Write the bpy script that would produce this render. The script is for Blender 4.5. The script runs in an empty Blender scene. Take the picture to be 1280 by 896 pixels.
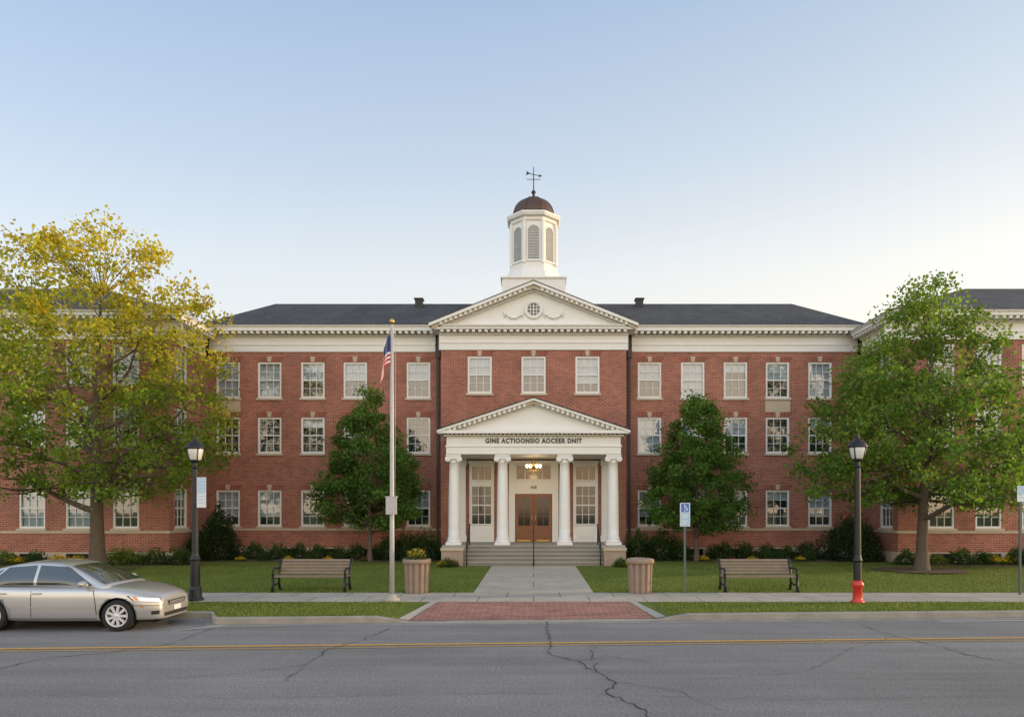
import bpy, math, random
import numpy as np
from mathutils import Vector, Matrix
from mathutils.bvhtree import BVHTree
random.seed(7); rng=np.random.default_rng(7)
sc=bpy.context.scene; col=sc.collection
CX,HY,F,CH=667.0,636.0,900.0,2.58
def PX(x,Y): return (x-CX)*Y/F
def PZ(y,Y): return CH+(HY-y)*Y/F

# ------------------------------------------------------------ materials
def newmat(name):
    m=bpy.data.materials.new(name); m.use_nodes=True
    nt=m.node_tree; b=nt.nodes['Principled BSDF']; return m,nt,b
def N(nt,t,**k):
    n=nt.nodes.new(t)
    for a,v in k.items(): setattr(n,a,v)
    return n
def mat(name,c,rough=.6,metal=0,var=.15,scale=3,bump=0,bscale=40,coat=0,emit=0,spec=.5,coords='Object'):
    m,nt,b=newmat(name); L=nt.links
    b.inputs['Roughness'].default_value=rough; b.inputs['Metallic'].default_value=metal
    b.inputs['Coat Weight'].default_value=coat; b.inputs['Specular IOR Level'].default_value=spec
    tc=N(nt,'ShaderNodeTexCoord'); no=N(nt,'ShaderNodeTexNoise'); no.inputs['Scale'].default_value=scale; no.inputs['Detail'].default_value=6
    L.new(tc.outputs[coords],no.inputs['Vector'])
    mx=N(nt,'ShaderNodeMix',data_type='RGBA'); 
    mx.inputs['A'].default_value=(*[x*(1-var) for x in c],1); mx.inputs['B'].default_value=(*[min(1,x*(1+var)) for x in c],1)
    L.new(no.outputs['Fac'],mx.inputs['Factor']); L.new(mx.outputs['Result'],b.inputs['Base Color'])
    if bump>0:
        n2=N(nt,'ShaderNodeTexNoise'); n2.inputs['Scale'].default_value=bscale; n2.inputs['Detail'].default_value=4
        L.new(tc.outputs[coords],n2.inputs['Vector'])
        bp=N(nt,'ShaderNodeBump'); bp.inputs['Strength'].default_value=bump; bp.inputs['Distance'].default_value=.02
        L.new(n2.outputs['Fac'],bp.inputs['Height']); L.new(bp.outputs['Normal'],b.inputs['Normal'])
    if emit>0:
        b.inputs['Emission Color'].default_value=(*c,1); b.inputs['Emission Strength'].default_value=emit
    return m
def brickmat(name,c1,c2,mo,bw=.24,rh=.085,ms=.009,rough=.85,var=.25,bump=.3,nscale=.6):
    m,nt,b=newmat(name); L=nt.links
    uv=N(nt,'ShaderNodeUVMap'); br=N(nt,'ShaderNodeTexBrick')
    br.inputs['Scale'].default_value=1; br.inputs['Brick Width'].default_value=bw; br.inputs['Row Height'].default_value=rh
    br.inputs['Mortar Size'].default_value=ms; br.inputs['Mortar Smooth'].default_value=.2; br.inputs['Bias'].default_value=0
    br.inputs['Color1'].default_value=(*c1,1); br.inputs['Color2'].default_value=(*c2,1); br.inputs['Mortar'].default_value=(*mo,1)
    L.new(uv.outputs[0],br.inputs['Vector'])
    no=N(nt,'ShaderNodeTexNoise'); no.inputs['Scale'].default_value=nscale; no.inputs['Detail'].default_value=8; no.inputs['Roughness'].default_value=.65
    L.new(uv.outputs[0],no.inputs['Vector'])
    mr=N(nt,'ShaderNodeMapRange'); mr.inputs['From Min'].default_value=.3; mr.inputs['From Max'].default_value=.7
    mr.inputs['To Min'].default_value=1-var; mr.inputs['To Max'].default_value=1+var; L.new(no.outputs['Fac'],mr.inputs['Value'])
    vm=N(nt,'ShaderNodeVectorMath',operation='SCALE'); L.new(br.outputs['Color'],vm.inputs[0]); L.new(mr.outputs['Result'],vm.inputs['Scale'])
    L.new(vm.outputs['Vector'],b.inputs['Base Color']); b.inputs['Roughness'].default_value=rough
    bp=N(nt,'ShaderNodeBump'); bp.inputs['Strength'].default_value=bump; bp.inputs['Distance'].default_value=.01; bp.invert=True
    L.new(br.outputs['Fac'],bp.inputs['Height']); L.new(bp.outputs['Normal'],b.inputs['Normal'])
    return m
def leafmat(name,tf=.5):
    m,nt,b=newmat(name); L=nt.links
    at=N(nt,'ShaderNodeAttribute',attribute_name='Col')
    b.inputs['Roughness'].default_value=.55; b.inputs['Specular IOR Level'].default_value=.3
    L.new(at.outputs['Color'],b.inputs['Base Color'])
    tr=N(nt,'ShaderNodeBsdfTranslucent'); sc_=N(nt,'ShaderNodeVectorMath',operation='MULTIPLY'); sc_.inputs[1].default_value=(1.4,1.5,.8)
    L.new(at.outputs['Color'],sc_.inputs[0]); L.new(sc_.outputs[0],tr.inputs['Color'])
    mx=N(nt,'ShaderNodeMixShader'); mx.inputs[0].default_value=tf
    L.new(b.outputs[0],mx.inputs[1]); L.new(tr.outputs[0],mx.inputs[2]); L.new(mx.outputs[0],nt.nodes['Material Output'].inputs['Surface'])
    return m
def glassmat(name,fac=.32,tint=(.75,.8,.85)):
    m,nt,b=newmat(name); L=nt.links
    nt.nodes.remove(b)
    t=N(nt,'ShaderNodeBsdfTransparent'); t.inputs[0].default_value=(*tint,1)
    g=N(nt,'ShaderNodeBsdfGlossy'); g.inputs['Roughness'].default_value=.04
    tc=N(nt,'ShaderNodeTexCoord'); no=N(nt,'ShaderNodeTexNoise'); no.inputs['Scale'].default_value=1.3; L.new(tc.outputs['Object'],no.inputs['Vector'])
    bp=N(nt,'ShaderNodeBump'); bp.inputs['Strength'].default_value=.05; bp.inputs['Distance'].default_value=.1
    L.new(no.outputs['Fac'],bp.inputs['Height']); L.new(bp.outputs['Normal'],g.inputs['Normal'])
    mx=N(nt,'ShaderNodeMixShader'); mx.inputs[0].default_value=fac
    L.new(t.outputs[0],mx.inputs[1]); L.new(g.outputs[0],mx.inputs[2]); L.new(mx.outputs[0],nt.nodes['Material Output'].inputs['Surface'])
    return m

M={}
M['brick']=brickmat('brick',(.35,.097,.055),(.21,.054,.034),(.37,.26,.20),ms=.011)
M['stone']=mat('limestone',(.46,.38,.28),.85,var=.18,scale=2,bump=.2)
M['pstone']=mat('pier_stone',(.33,.25,.19),.85,var=.25,scale=3,bump=.3)
M['white']=mat('white_paint',(.73,.72,.69),.55,var=.06,scale=2)
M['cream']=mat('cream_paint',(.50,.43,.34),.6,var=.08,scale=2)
M['roof']=brickmat('shingle',(.062,.063,.068),(.040,.041,.045),(.028,.028,.03),bw=.32,rh=.16,ms=.012,rough=.9,var=.3)
M['dark']=mat('dark_interior',(.05,.054,.058),.9)
M['glass']=glassmat('window_glass',.17,(.72,.80,.86))
M['dglass']=mat('dark_glass',(.02,.022,.026),.06,var=.3,scale=1,spec=.8)
M['warmglass']=mat('lit_glass',(.20,.13,.07),.15,var=.6,scale=4,emit=.16)
M['doorglass']=mat('door_glass',(.012,.010,.009),.08,var=.6,scale=5,spec=.6)
M['blind']=mat('blind',(.53,.55,.56),.8,var=.06,scale=8)
M['wood']=mat('stained_oak',(.20,.072,.025),.35,var=.35,scale=6)
M['copper']=mat('aged_copper',(.10,.058,.045),.5,metal=.4,var=.3,scale=4)
M['louver']=mat('louver',(.50,.50,.48),.7)
M['black']=mat('black_metal',(.012,.013,.015),.45,metal=.2)
M['pipe']=mat('brown_downpipe',(.03,.022,.02),.5)
M['brass']=mat('brass',(.5,.33,.1),.3,metal=1)
M['letter']=mat('letter_metal',(.045,.04,.035),.5,metal=.2)
M['conc']=mat('concrete',(.34,.31,.26),.9,var=.18,scale=1.2,bump=.2,bscale=30)
M['riser_shade']=mat('step_riser_shade',(.20,.18,.155),.9,var=.25,scale=2)  # darker concrete that paints the nosing shadow onto the risers
M['bulb']=mat('bulb',(1,.75,.4),.5,emit=6)
M['lampglass']=mat('frosted_lamp_glass',(.6,.6,.56),.2,var=.05)
M['bark']=mat('bark',(.10,.073,.052),.95,var=.4,scale=6,bump=.8,bscale=14)
M['leaf']=leafmat('leaf'); M['blade']=leafmat('grass_blade',.3)
M['slat']=mat('bench_slat',(.21,.15,.105),.7,var=.25,scale=5)
M['bin']=mat('ribbed_tan_concrete',(.27,.195,.145),.8,var=.15,scale=4,bump=.3)
M['pole']=mat('brushed_pole',(.42,.41,.40),.5,metal=.1,var=.1)
M['red']=mat('painted_red',(.55,.035,.02),.4,var=.2)
M['flagred']=mat('flag_red',(.50,.015,.025),.8); M['flagwhite']=mat('flag_white',(.68,.68,.68),.8); M['flagblue']=mat('flag_blue',(.02,.035,.14),.8)
M['blue']=mat('sign_blue',(.03,.14,.45),.4); M['signw']=mat('sign_white',(.62,.65,.68),.4,var=.04); M['ltblue']=mat('sign_light_blue',(.32,.48,.62),.4,var=.04)
M['galv']=mat('galvanised',(.10,.12,.12),.5,metal=.3)

# ------------------------------------------------------------ mesh builder
class MB:
    def __init__(s): s.v=[];s.f=[];s.m=[];s.sm=[]
    def add(s,vs,fs,m=0,sm=False):
        o=len(s.v); s.v.extend([tuple(p) for p in vs])
        for f in fs: s.f.append(tuple(i+o for i in f)); s.m.append(m); s.sm.append(sm)
    def box(s,x0,x1,y0,y1,z0,z1,m=0):
        s.add([(x0,y0,z0),(x1,y0,z0),(x1,y1,z0),(x0,y1,z0),(x0,y0,z1),(x1,y0,z1),(x1,y1,z1),(x0,y1,z1)],
              [(0,3,2,1),(4,5,6,7),(0,1,5,4),(1,2,6,5),(2,3,7,6),(3,0,4,7)],m)
    def prism(s,pts,axis,a,b,m=0):
        n=len(pts)
        def P(p,t):
            return (p[0],t,p[1]) if axis=='y' else ((t,p[0],p[1]) if axis=='x' else (p[0],p[1],t))
        vs=[P(p,a) for p in pts]+[P(p,b) for p in pts]
        fs=[tuple(range(n)),tuple(range(2*n-1,n-1,-1))]+[(i,(i+1)%n,n+(i+1)%n,n+i) for i in range(n)]
        s.add(vs,fs,m)
    def lathe(s,prof,c,n=24,m=0,sm=True,axis='z',phase=0):
        vs=[];fs=[]
        for r,z in prof:
            for i in range(n):
                a=2*math.pi*i/n+phase; p=(r*math.cos(a),r*math.sin(a),z)
                if axis=='y': p=(p[0],p[2],p[1])
                if axis=='x': p=(p[2],p[0],p[1])
                vs.append((c[0]+p[0],c[1]+p[1],c[2]+p[2]))
        for j in range(len(prof)-1):
            for i in range(n):
                fs.append((j*n+i,j*n+(i+1)%n,(j+1)*n+(i+1)%n,(j+1)*n+i))
        s.add(vs,fs,m,sm)
        o=len(s.v)-len(vs)
        if prof[0][0]>1e-4: s.f.append(tuple(o+i for i in range(n))); s.m.append(m); s.sm.append(False)
        if prof[-1][0]>1e-4: s.f.append(tuple(o+(len(prof)-1)*n+i for i in range(n))); s.m.append(m); s.sm.append(False)
    def tube(s,pts,rad,n=7,m=0,sm=True):
        pts=[Vector(p) for p in pts]; vs=[];fs=[]
        for i,p in enumerate(pts):
            d=(pts[min(i+1,len(pts)-1)]-pts[max(i-1,0)]).normalized()
            u=d.cross(Vector((.31,.95,.05))).normalized(); w=d.cross(u)
            r=rad[i] if hasattr(rad,'__len__') else rad
            for k in range(n):
                a=2*math.pi*k/n; vs.append(p+(u*math.cos(a)+w*math.sin(a))*r)
        for j in range(len(pts)-1):
            for i in range(n): fs.append((j*n+i,j*n+(i+1)%n,(j+1)*n+(i+1)%n,(j+1)*n+i))
        fs.append(tuple(range(n))); fs.append(tuple(range((len(pts)-1)*n,len(pts)*n)))
        s.add(vs,fs,m,sm)
    def mesh(s,name,mats,recalc=True):
        me=bpy.data.meshes.new(name); me.from_pydata(s.v,[],s.f)
        for k in mats: me.materials.append(M[k] if isinstance(k,str) else k)
        me.polygons.foreach_set('material_index',s.m); me.polygons.foreach_set('use_smooth',s.sm)
        if recalc:
            import bmesh
            bm=bmesh.new(); bm.from_mesh(me); bmesh.ops.recalc_face_normals(bm,faces=bm.faces); bm.to_mesh(me); bm.free()
        boxuv(me); me.update(); return me
def boxuv(me):
    if not me.uv_layers: me.uv_layers.new(name='UVMap')
    nl=len(me.loops)
    co=np.empty(len(me.vertices)*3,np.float32); me.vertices.foreach_get('co',co); co=co.reshape(-1,3)
    li=np.empty(nl,np.int32); me.loops.foreach_get('vertex_index',li)
    nor=np.empty(len(me.polygons)*3,np.float32); me.polygons.foreach_get('normal',nor); nor=np.abs(nor.reshape(-1,3))
    tot=np.empty(len(me.polygons),np.int32); me.polygons.foreach_get('loop_total',tot)
    ln=np.repeat(nor,tot,axis=0); p=co[li]; uv=p[:,[0,2]].copy()
    zx=(ln[:,2]>ln[:,0])&(ln[:,2]>ln[:,1])&(ln[:,2]>.93); xx=(~zx)&(ln[:,0]>ln[:,1])
    uv[zx]=p[zx][:,[0,1]]; uv[xx]=p[xx][:,[1,2]]
    me.uv_layers[0].data.foreach_set('uv',uv.astype(np.float32).ravel())
WL={}
def ob(name,me,parent=None,loc=(0,0,0),world=True,rot=0):
    o=bpy.data.objects.new(name,me); col.objects.link(o); o.location=loc; o.rotation_euler[2]=rot
    WL[o.name]=Matrix.Translation(loc)@Matrix.Rotation(rot,4,'Z')
    if parent:
        o.parent=parent
        if world: o.matrix_parent_inverse=WL[parent.name].inverted()
    return o
def thing(name,label,cat,loc=(0,0,0),group=None,rot=0):
    o=ob(name,None,loc=loc,rot=rot); o.empty_display_size=.3
    o['label']=label; o['category']=cat
    if group: o['group']=group
    return o
def struct(o): o['kind']='structure'; return o
def textmesh(name,txt,size,ext,m,sp=1.0,off=.003):
    cu=bpy.data.curves.new(name,'FONT'); cu.body=txt; cu.size=size; cu.extrude=ext; cu.align_x='CENTER'; cu.align_y='CENTER'; cu.space_character=sp; cu.offset=off
    t=bpy.data.objects.new(name+'_tmp',cu); col.objects.link(t)
    dg=bpy.context.evaluated_depsgraph_get(); me=bpy.data.meshes.new_from_object(t.evaluated_get(dg))
    bpy.data.objects.remove(t); me.materials.clear(); me.materials.append(M[m])
    me.transform(Matrix.Rotation(math.pi/2,4,'X')); me.name=name; return me

# ------------------------------------------------------------ ground
def dk(X):
    y=16.5+.058*X
    if X<-7.1: 
        t=min(1,(-7.1-X)/.6); t=t*t*(3-2*t); y=y+t*(17.0-(16.5-.058*7.7))
        if X<-7.7: y=17.0
    return y
def kh(X):
    a=abs(X)
    return .016 if a<2.85 else (.14 if a>3.6 else .016+.124*(a-2.85)/.75)
def GZ(X,Y):
    k=dk(X)+.16
    if Y<18.9: 
        t=max(0,min(1,(Y-k)/(18.9-k))); return kh(X)*(1-t)+.14*t
    if Y<21: return .14
    return .14+.06*min(1,(Y-21)/9)
xs=sorted(set([-300,-120,-60,-40,-30,-20]+[round(-16+.4*i,2) for i in range(81)]+[-7.1,-7.3,-7.5,-7.7,-3.6,-2.85,2.85,3.6,-1.75,1.75,-2.5,2.5]+[20,30,40,60,120,300]))
def sheet(name,xr,rows,off,m,matk):
    mb=MB(); X=[x for x in xs if xr[0]<=x<=xr[1]]; vs=[];fs=[]
    for r in rows:
        for x in X:
            y=r(x) if callable(r) else r
            vs.append((x,y,GZ(x,y)+off))
    n=len(X)
    for j in range(len(rows)-1):
        for i in range(n-1): fs.append((j*n+i,j*n+i+1,(j+1)*n+i+1,(j+1)*n+i))
    mb.add(vs,fs); return struct(ob(name,mb.mesh(name,[matk],recalc=False)))
def grassmat():
    m,nt,b=newmat('grass'); L=nt.links
    tc=N(nt,'ShaderNodeTexCoord')
    n1=N(nt,'ShaderNodeTexNoise'); n1.inputs['Scale'].default_value=.5; n1.inputs['Detail'].default_value=5
    n2=N(nt,'ShaderNodeTexNoise'); n2.inputs['Scale'].default_value=14; n2.inputs['Detail'].default_value=6; n2.inputs['Roughness'].default_value=.7
    L.new(tc.outputs['Object'],n1.inputs['Vector']); L.new(tc.outputs['Object'],n2.inputs['Vector'])
    r=N(nt,'ShaderNodeValToRGB'); e=r.color_ramp.elements; e[0].position=.34; e[0].color=(.062,.098,.015,1); e[1].position=.66; e[1].color=(.17,.19,.036,1)
    ad=N(nt,'ShaderNodeMath',operation='ADD'); ml=N(nt,'ShaderNodeMath',operation='MULTIPLY'); ml.inputs[1].default_value=.5
    L.new(n1.outputs['Fac'],ad.inputs[0]); L.new(n2.outputs['Fac'],ad.inputs[1]); L.new(ad.outputs[0],ml.inputs[0]); L.new(ml.outputs[0],r.inputs[0])
    L.new(r.outputs[0],b.inputs['Base Color']); b.inputs['Roughness'].default_value=.9; b.inputs['Specular IOR Level'].default_value=.15
    bp=N(nt,'ShaderNodeBump'); bp.inputs['Strength'].default_value=.7; bp.inputs['Distance'].default_value=.05; L.new(n2.outputs['Fac'],bp.inputs['Height']); L.new(bp.outputs[0],b.inputs['Normal'])
    return m
M['grass']=grassmat()
def asphalt():
    m,nt,b=newmat('asphalt'); L=nt.links
    tc=N(nt,'ShaderNodeTexCoord'); mp=N(nt,'ShaderNodeMapping'); mp.inputs['Scale'].default_value=(.10,1.3,1); mp.inputs['Rotation'].default_value=(0,0,-.058); L.new(tc.outputs['Object'],mp.inputs['Vector'])
    def noise(s,d,r,vec):
        n=N(nt,'ShaderNodeTexNoise'); n.inputs['Scale'].default_value=s; n.inputs['Detail'].default_value=d; n.inputs['Roughness'].default_value=r; L.new(vec,n.inputs['Vector']); return n.outputs['Fac']
    O=tc.outputs['Object']
    n1=noise(1.1,6,.6,mp.outputs[0]); n3=noise(.35,8,.6,O); n2=noise(60,3,.85,O); n4=noise(22,4,.75,O)
    def mr(v,a,b_,c,d):
        n=N(nt,'ShaderNodeMapRange'); n.inputs['From Min'].default_value=a; n.inputs['From Max'].default_value=b_; n.inputs['To Min'].default_value=c; n.inputs['To Max'].default_value=d; L.new(v,n.inputs['Value']); return n.outputs[0]
    def mul(a,b_):
        n=N(nt,'ShaderNodeMath',operation='MULTIPLY'); L.new(a,n.inputs[0]); L.new(b_,n.inputs[1]); return n.outputs[0]
    f=mul(mul(mr(n1,.3,.7,.84,1.16),mr(n3,.3,.7,.88,1.12)),mul(mr(n2,.3,.7,.4,1.6),mr(n4,.3,.7,.65,1.35)))
    vm=N(nt,'ShaderNodeVectorMath',operation='SCALE'); vm.inputs[0].default_value=(.185,.182,.180); L.new(f,vm.inputs['Scale'])
    L.new(vm.outputs[0],b.inputs['Base Color']); b.inputs['Roughness'].default_value=.92; b.inputs['Specular IOR Level'].default_value=.25
    bp=N(nt,'ShaderNodeBump'); bp.inputs['Strength'].default_value=.7; bp.inputs['Distance'].default_value=.012; L.new(n2,bp.inputs['Height']); L.new(bp.outputs[0],b.inputs['Normal'])
    return m
M['asphalt']=asphalt()
M['paver']=brickmat('brick_paver',(.33,.125,.09),(.23,.08,.058),(.28,.21,.17),bw=.3,rh=.15,ms=.016,var=.2,nscale=1.5)
def slabmat(name,c,bw,rh):
    return brickmat(name,c,tuple(x*.88 for x in c),tuple(x*.3 for x in c),bw=bw,rh=rh,ms=.016,var=.16,bump=.4,nscale=1.4)
M['walk']=slabmat('sidewalk_concrete',(.37,.33,.27),1.5,5.0)
M['path']=slabmat('path_concrete',(.42,.365,.285),30,1.5)
M['mulch']=mat('mulch',(.085,.05,.033),.95,var=.6,scale=12,bump=1,bscale=25)
M['yellow']=mat('road_yellow',(.50,.27,.045),.7,var=.45,scale=8)
M['rwhite']=mat('road_white',(.42,.42,.40),.7,var=.45,scale=8)
M['crack']=mat('crack_fill',(.035,.034,.033),.8)

mb=MB(); mb.add([(-900,-300,-.03),(900,-300,-.03),(900,1500,-.03),(-900,1500,-.03)],[(0,1,2,3)])
struct(ob('ground',mb.mesh('ground',['grass'],False)))
mb=MB(); X=[x for x in xs]; vs=[(x,-6+.058*x if abs(x)<60 else -6,0) for x in X]+[(x,dk(x)+.05,0) for x in X]; n=len(X)
mb.add(vs,[(i,i+1,n+i+1,n+i) for i in range(n-1)]); struct(ob('road',mb.mesh('road',['asphalt'],False)))
sheet('lawn',(-300,300),[lambda x:dk(x)+.14,18.9,21,30,60,300],0,0,'grass')
sheet('sidewalk',(-60,60),[18.9,21],.006,0,'walk')
sheet('path',(-1.75,1.75),[21.0,30.05],.007,0,'path')
def bed(name,x0,x1,y0,y1):
    mb=MB(); n=40; vs=[];fs=[]
    for i in range(n+1):
        x=x0+(x1-x0)*i/n; vs.append((x,y0+.25*math.sin(x*1.3)+.12*math.sin(x*3.1),GZ(x,y0)+.012)); vs.append((x,y1,.215))
    for i in range(n): fs.append((2*i,2*i+2,2*i+3,2*i+1))
    mb.add(vs,fs); return struct(ob(name,mb.mesh(name,['mulch'],False)))
bed('mulch_bed',-16.2,-4.2,32.6,36); bed('mulch_bed',4.2,16.2,32.6,36); bed('mulch_bed',-34,-16.25,29.9,32); bed('mulch_bed',16.25,34,29.9,32)
for tx,ty,r in((15.1,28,1.7),(-17.0,28,1.3)):
    mb=MB(); mb.add([(tx+r*math.cos(a)*(1+.1*math.sin(3*a)),ty+r*.9*math.sin(a),GZ(tx,ty)+.03) for a in np.linspace(0,6.2,26)],[tuple(range(26))]); struct(ob('mulch_ring',mb.mesh('mulch_ring',['mulch'],False)))
def strip(name,xr,prof,matk):
    X=[x for x in xs if xr[0]<=x<=xr[1]]; vs=[];fs=[];n=len(prof(0))
    for x in X:
        for dy,z in prof(x): vs.append((x,dk(x)+dy,z))
    for i in range(len(X)-1):
        for j in range(n-1): fs.append((i*n+j,(i+1)*n+j,(i+1)*n+j+1,i*n+j+1))
    mb=MB(); mb.add(vs,fs); return struct(ob(name,mb.mesh(name,[matk],False)))
M['kerb']=mat('kerb_concrete',(.27,.245,.205),.9,var=.4,scale=2.5,bump=.4,bscale=20)
strip('kerb',(-120,120),lambda x:[(0,-.02),(0.0,kh(x)-.01),(.02,kh(x)+.008),(.17,kh(x)+.008),(.17,-.02)],'kerb')
M['gut']=mat('gutter_concrete',(.23,.215,.19),.9,var=.4,scale=2)
strip('gutter',(-120,120),lambda x:[(-.32,.004),(0,.006)],'gut')
mb=MB(); A=np.linspace(-1,1,30); vs=[];fs=[]
for r in range(7):
    t=r/6; 
    for a in A:
        hw=2.85*(1-t)+2.5*t; x=a*hw; y=(dk(x)+.17)*(1-t)+18.9*t; vs.append((x,y,GZ(x,y)+.014))
for r in range(6):
    for i in range(29): fs.append((r*30+i,r*30+i+1,(r+1)*30+i+1,(r+1)*30+i))
mb.add(vs,fs); struct(ob('brick_apron',mb.mesh('brick_apron',['paver'],False)))
for s in(-1,1):
    mb=MB(); mb.add([(s*2.86,dk(s*2.86)+.17,.04),(s*3.1,dk(s*3.1)+.17,.075),(s*2.68,18.895,.16),(s*2.5,18.895,.16)],[(0,1,2,3)])
    struct(ob('apron_border',mb.mesh('apron_border',['conc'],False)))
def roadline(name,x0,x1,yc,w,matk,z=.008):
    mb=MB(); mb.add([(x0,yc+.058*x0-w/2,z),(x1,yc+.058*x1-w/2,z),(x1,yc+.058*x1+w/2,z),(x0,yc+.058*x0+w/2,z)],[(0,1,2,3)])
    return struct(ob(name,mb.mesh(name,[matk],False)))
roadline('yellow_line',-60,60,13.85,.13,'yellow'); roadline('yellow_line',-60,60,13.58,.05,'yellow')
roadline('parking_line',9.3,14,16.0,.10,'rwhite'); 
mb=MB(); mb.add([(-7.7,15.2,.008),(-7.6,15.2,.008),(-6.75,15.95,.008),(-6.95,15.95,.008)],[(0,1,2,3)]); struct(ob('parking_line',mb.mesh('parking_line',['rwhite'],False)))
def crack(pts,w=.035):
    P=[]
    for x,y in pts: 
        Y=CH*F/(y-HY); P.append(np.array([PX(x,Y),Y]))
    Q=[P[0]]
    for a,b in zip(P[:-1],P[1:]):
        L_=np.linalg.norm(b-a); k=max(2,int(L_/.10))
        for i in range(1,k+1): Q.append(a+(b-a)*i/k+rng.normal(0,.032,2))
    mb=MB(); vs=[];fs=[]
    for i,q in enumerate(Q):
        d=Q[min(i+1,len(Q)-1)]-Q[max(i-1,0)]; nn=np.array([-d[1],d[0]])/(np.linalg.norm(d)+1e-6); ww=w*(.2+.8*random.random())/2
        vs.append((*(q+nn*ww),.010)); vs.append((*(q-nn*ww),.010))
    for i in range(len(Q)-1): fs.append((2*i,2*i+1,2*i+3,2*i+2))
    mb.add(vs,fs); struct(ob('road_crack',mb.mesh('road_crack',['crack'],False)))
crack([(684,776),(688,800),(686,818),(722,826),(745,838),(768,852),(762,868),(800,884),(815,900)],.038)
crack([(722,826),(760,820),(805,826)],.02); crack([(486,786),(452,800),(410,812),(384,830),(356,852)],.03)
crack([(1078,782),(1120,795),(1175,808),(1225,822),(1290,832)],.03); crack([(-10,838),(60,822),(140,815),(215,804)],.028)
crack([(740,806),(744,838)],.02); crack([(-10,868),(300,872),(640,866),(1000,874),(1300,870)],.010); crack([(860,850),(980,842),(1100,850),(1290,846)],.010)
crack([(215,804),(262,786)],.02); crack([(768,852),(840,862),(905,888)],.014); crack([(384,830),(300,842),(180,850)],.014); crack([(1120,795),(1060,812),(1010,838)],.014)

def blades():
    pts=[]
    n=52000; x=rng.uniform(-14,22,n); y=rng.uniform(16,18.85,n)
    k=np.array([dk(a) for a in x])+.2; ok=(y>k)&(np.abs(x)>3.2); pts.append(np.stack([x[ok],y[ok]],1))
    n=60000; x=rng.uniform(-22,22,n); y=21.05+rng.uniform(0,1,n)**1.6*9; ok=(np.abs(x)>1.8)&(np.abs(x)<y*.76); pts.append(np.stack([x[ok],y[ok]],1))
    p=np.concatenate(pts); n=len(p); z=np.array([GZ(a,b) for a,b in p])
    h=rng.uniform(.02,.06,n); a=rng.uniform(0,6.28,n); w=.012; lx=rng.normal(0,.02,n); ly=rng.normal(0,.02,n)
    v=np.empty((n,3,3)); v[:,0]=np.stack([p[:,0]-w*np.cos(a),p[:,1]-w*np.sin(a),z],1); v[:,1]=np.stack([p[:,0]+w*np.cos(a),p[:,1]+w*np.sin(a),z],1)
    v[:,2]=np.stack([p[:,0]+lx,p[:,1]+ly,z+h],1)
    return v
def facesmesh(name,v,colr,matk):
    n,k,_=v.shape; me=bpy.data.meshes.new(name)
    me.vertices.add(n*k); me.vertices.foreach_set('co',v.astype(np.float32).ravel())
    me.loops.add(n*k); me.loops.foreach_set('vertex_index',np.arange(n*k,dtype=np.int32))
    me.polygons.add(n); me.polygons.foreach_set('loop_start',np.arange(0,n*k,k,dtype=np.int32)); me.polygons.foreach_set('loop_total',np.full(n,k,np.int32))
    me.update(calc_edges=True)
    at=me.color_attributes.new('Col','FLOAT_COLOR','POINT')
    c=np.ones((n*k,4),np.float32); c[:,:3]=np.repeat(colr,k,axis=0); at.data.foreach_set('color',c.ravel())
    me.materials.append(M[matk]); return me
v=blades(); t=rng.uniform(0,1,(len(v),1)); c=np.array([[.08,.13,.02]])*(1-t)+np.array([[.22,.25,.05]])*t
g=ob('lawn_grass',facesmesh('lawn_grass',v,c,'blade')); g['kind']='stuff'; g['label']='short green mown grass on the lawn and verge'; g['category']='grass'

# ------------------------------------------------------------ building
B=thing('school_building','three storey red brick school with white portico and cupola','building',(0,35,.2))
YM,YC,YW=36.0,35.0,32.0
WZ=[1.72,5.36,8.12]; WH=1.8; WW=1.18
midX=[-5.76,-8.92,-11.04,-13.2,-15.28, 5.8,7.96,10.1,12.2,14.32]
wingX=[18.13,20.23,22.3,24.4,26.5,28.6,30.7]
def wall(mb,axis,plane,a0,a1,z0,z1,ops,inn,depth=.14,m=0):
    A=sorted(set([a0,a1]+[q for o in ops for q in o[:2]])); Z=sorted(set([z0,z1]+[q for o in ops for q in o[2:]]))
    P=(lambda a,d,z:(a,plane+inn*d,z)) if axis=='x' else (lambda a,d,z:(plane+inn*d,a,z))
    for i in range(len(A)-1):
        for j in range(len(Z)-1):
            ca=(A[i]+A[i+1])/2; cz=(Z[j]+Z[j+1])/2
            if any(o[0]<ca<o[1] and o[2]<cz<o[3] for o in ops): continue
            mb.add([P(A[i],0,Z[j]),P(A[i+1],0,Z[j]),P(A[i+1],0,Z[j+1]),P(A[i],0,Z[j+1])],[(0,1,2,3)],m)
    for o in ops:
        q=[(o[0],o[2]),(o[1],o[2]),(o[1],o[3]),(o[0],o[3])]
        for k in range(4):
            a,b=q[k],q[(k+1)%4]; mb.add([P(a[0],0,a[1]),P(b[0],0,b[1]),P(b[0],depth,b[1]),P(a[0],depth,a[1])],[(0,1,2,3)],m)
def ops(xl,zs=WZ): return [(x-WW/2,x+WW/2,z,z+WH) for x in xl for z in zs]
mb=MB()
wall(mb,'x',YM,-16.2,-4.5,0,10.5,ops([x for x in midX if x<0]),1)
wall(mb,'x',YM,4.5,16.2,0,10.5,ops([x for x in midX if x>0]),1)
cw=[-2.62,0,2.62]
wall(mb,'x',YC,-4.5,4.5,0,10.4,[(x-.6,x+.6,8.2,10.0) for x in cw],1)
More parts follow.
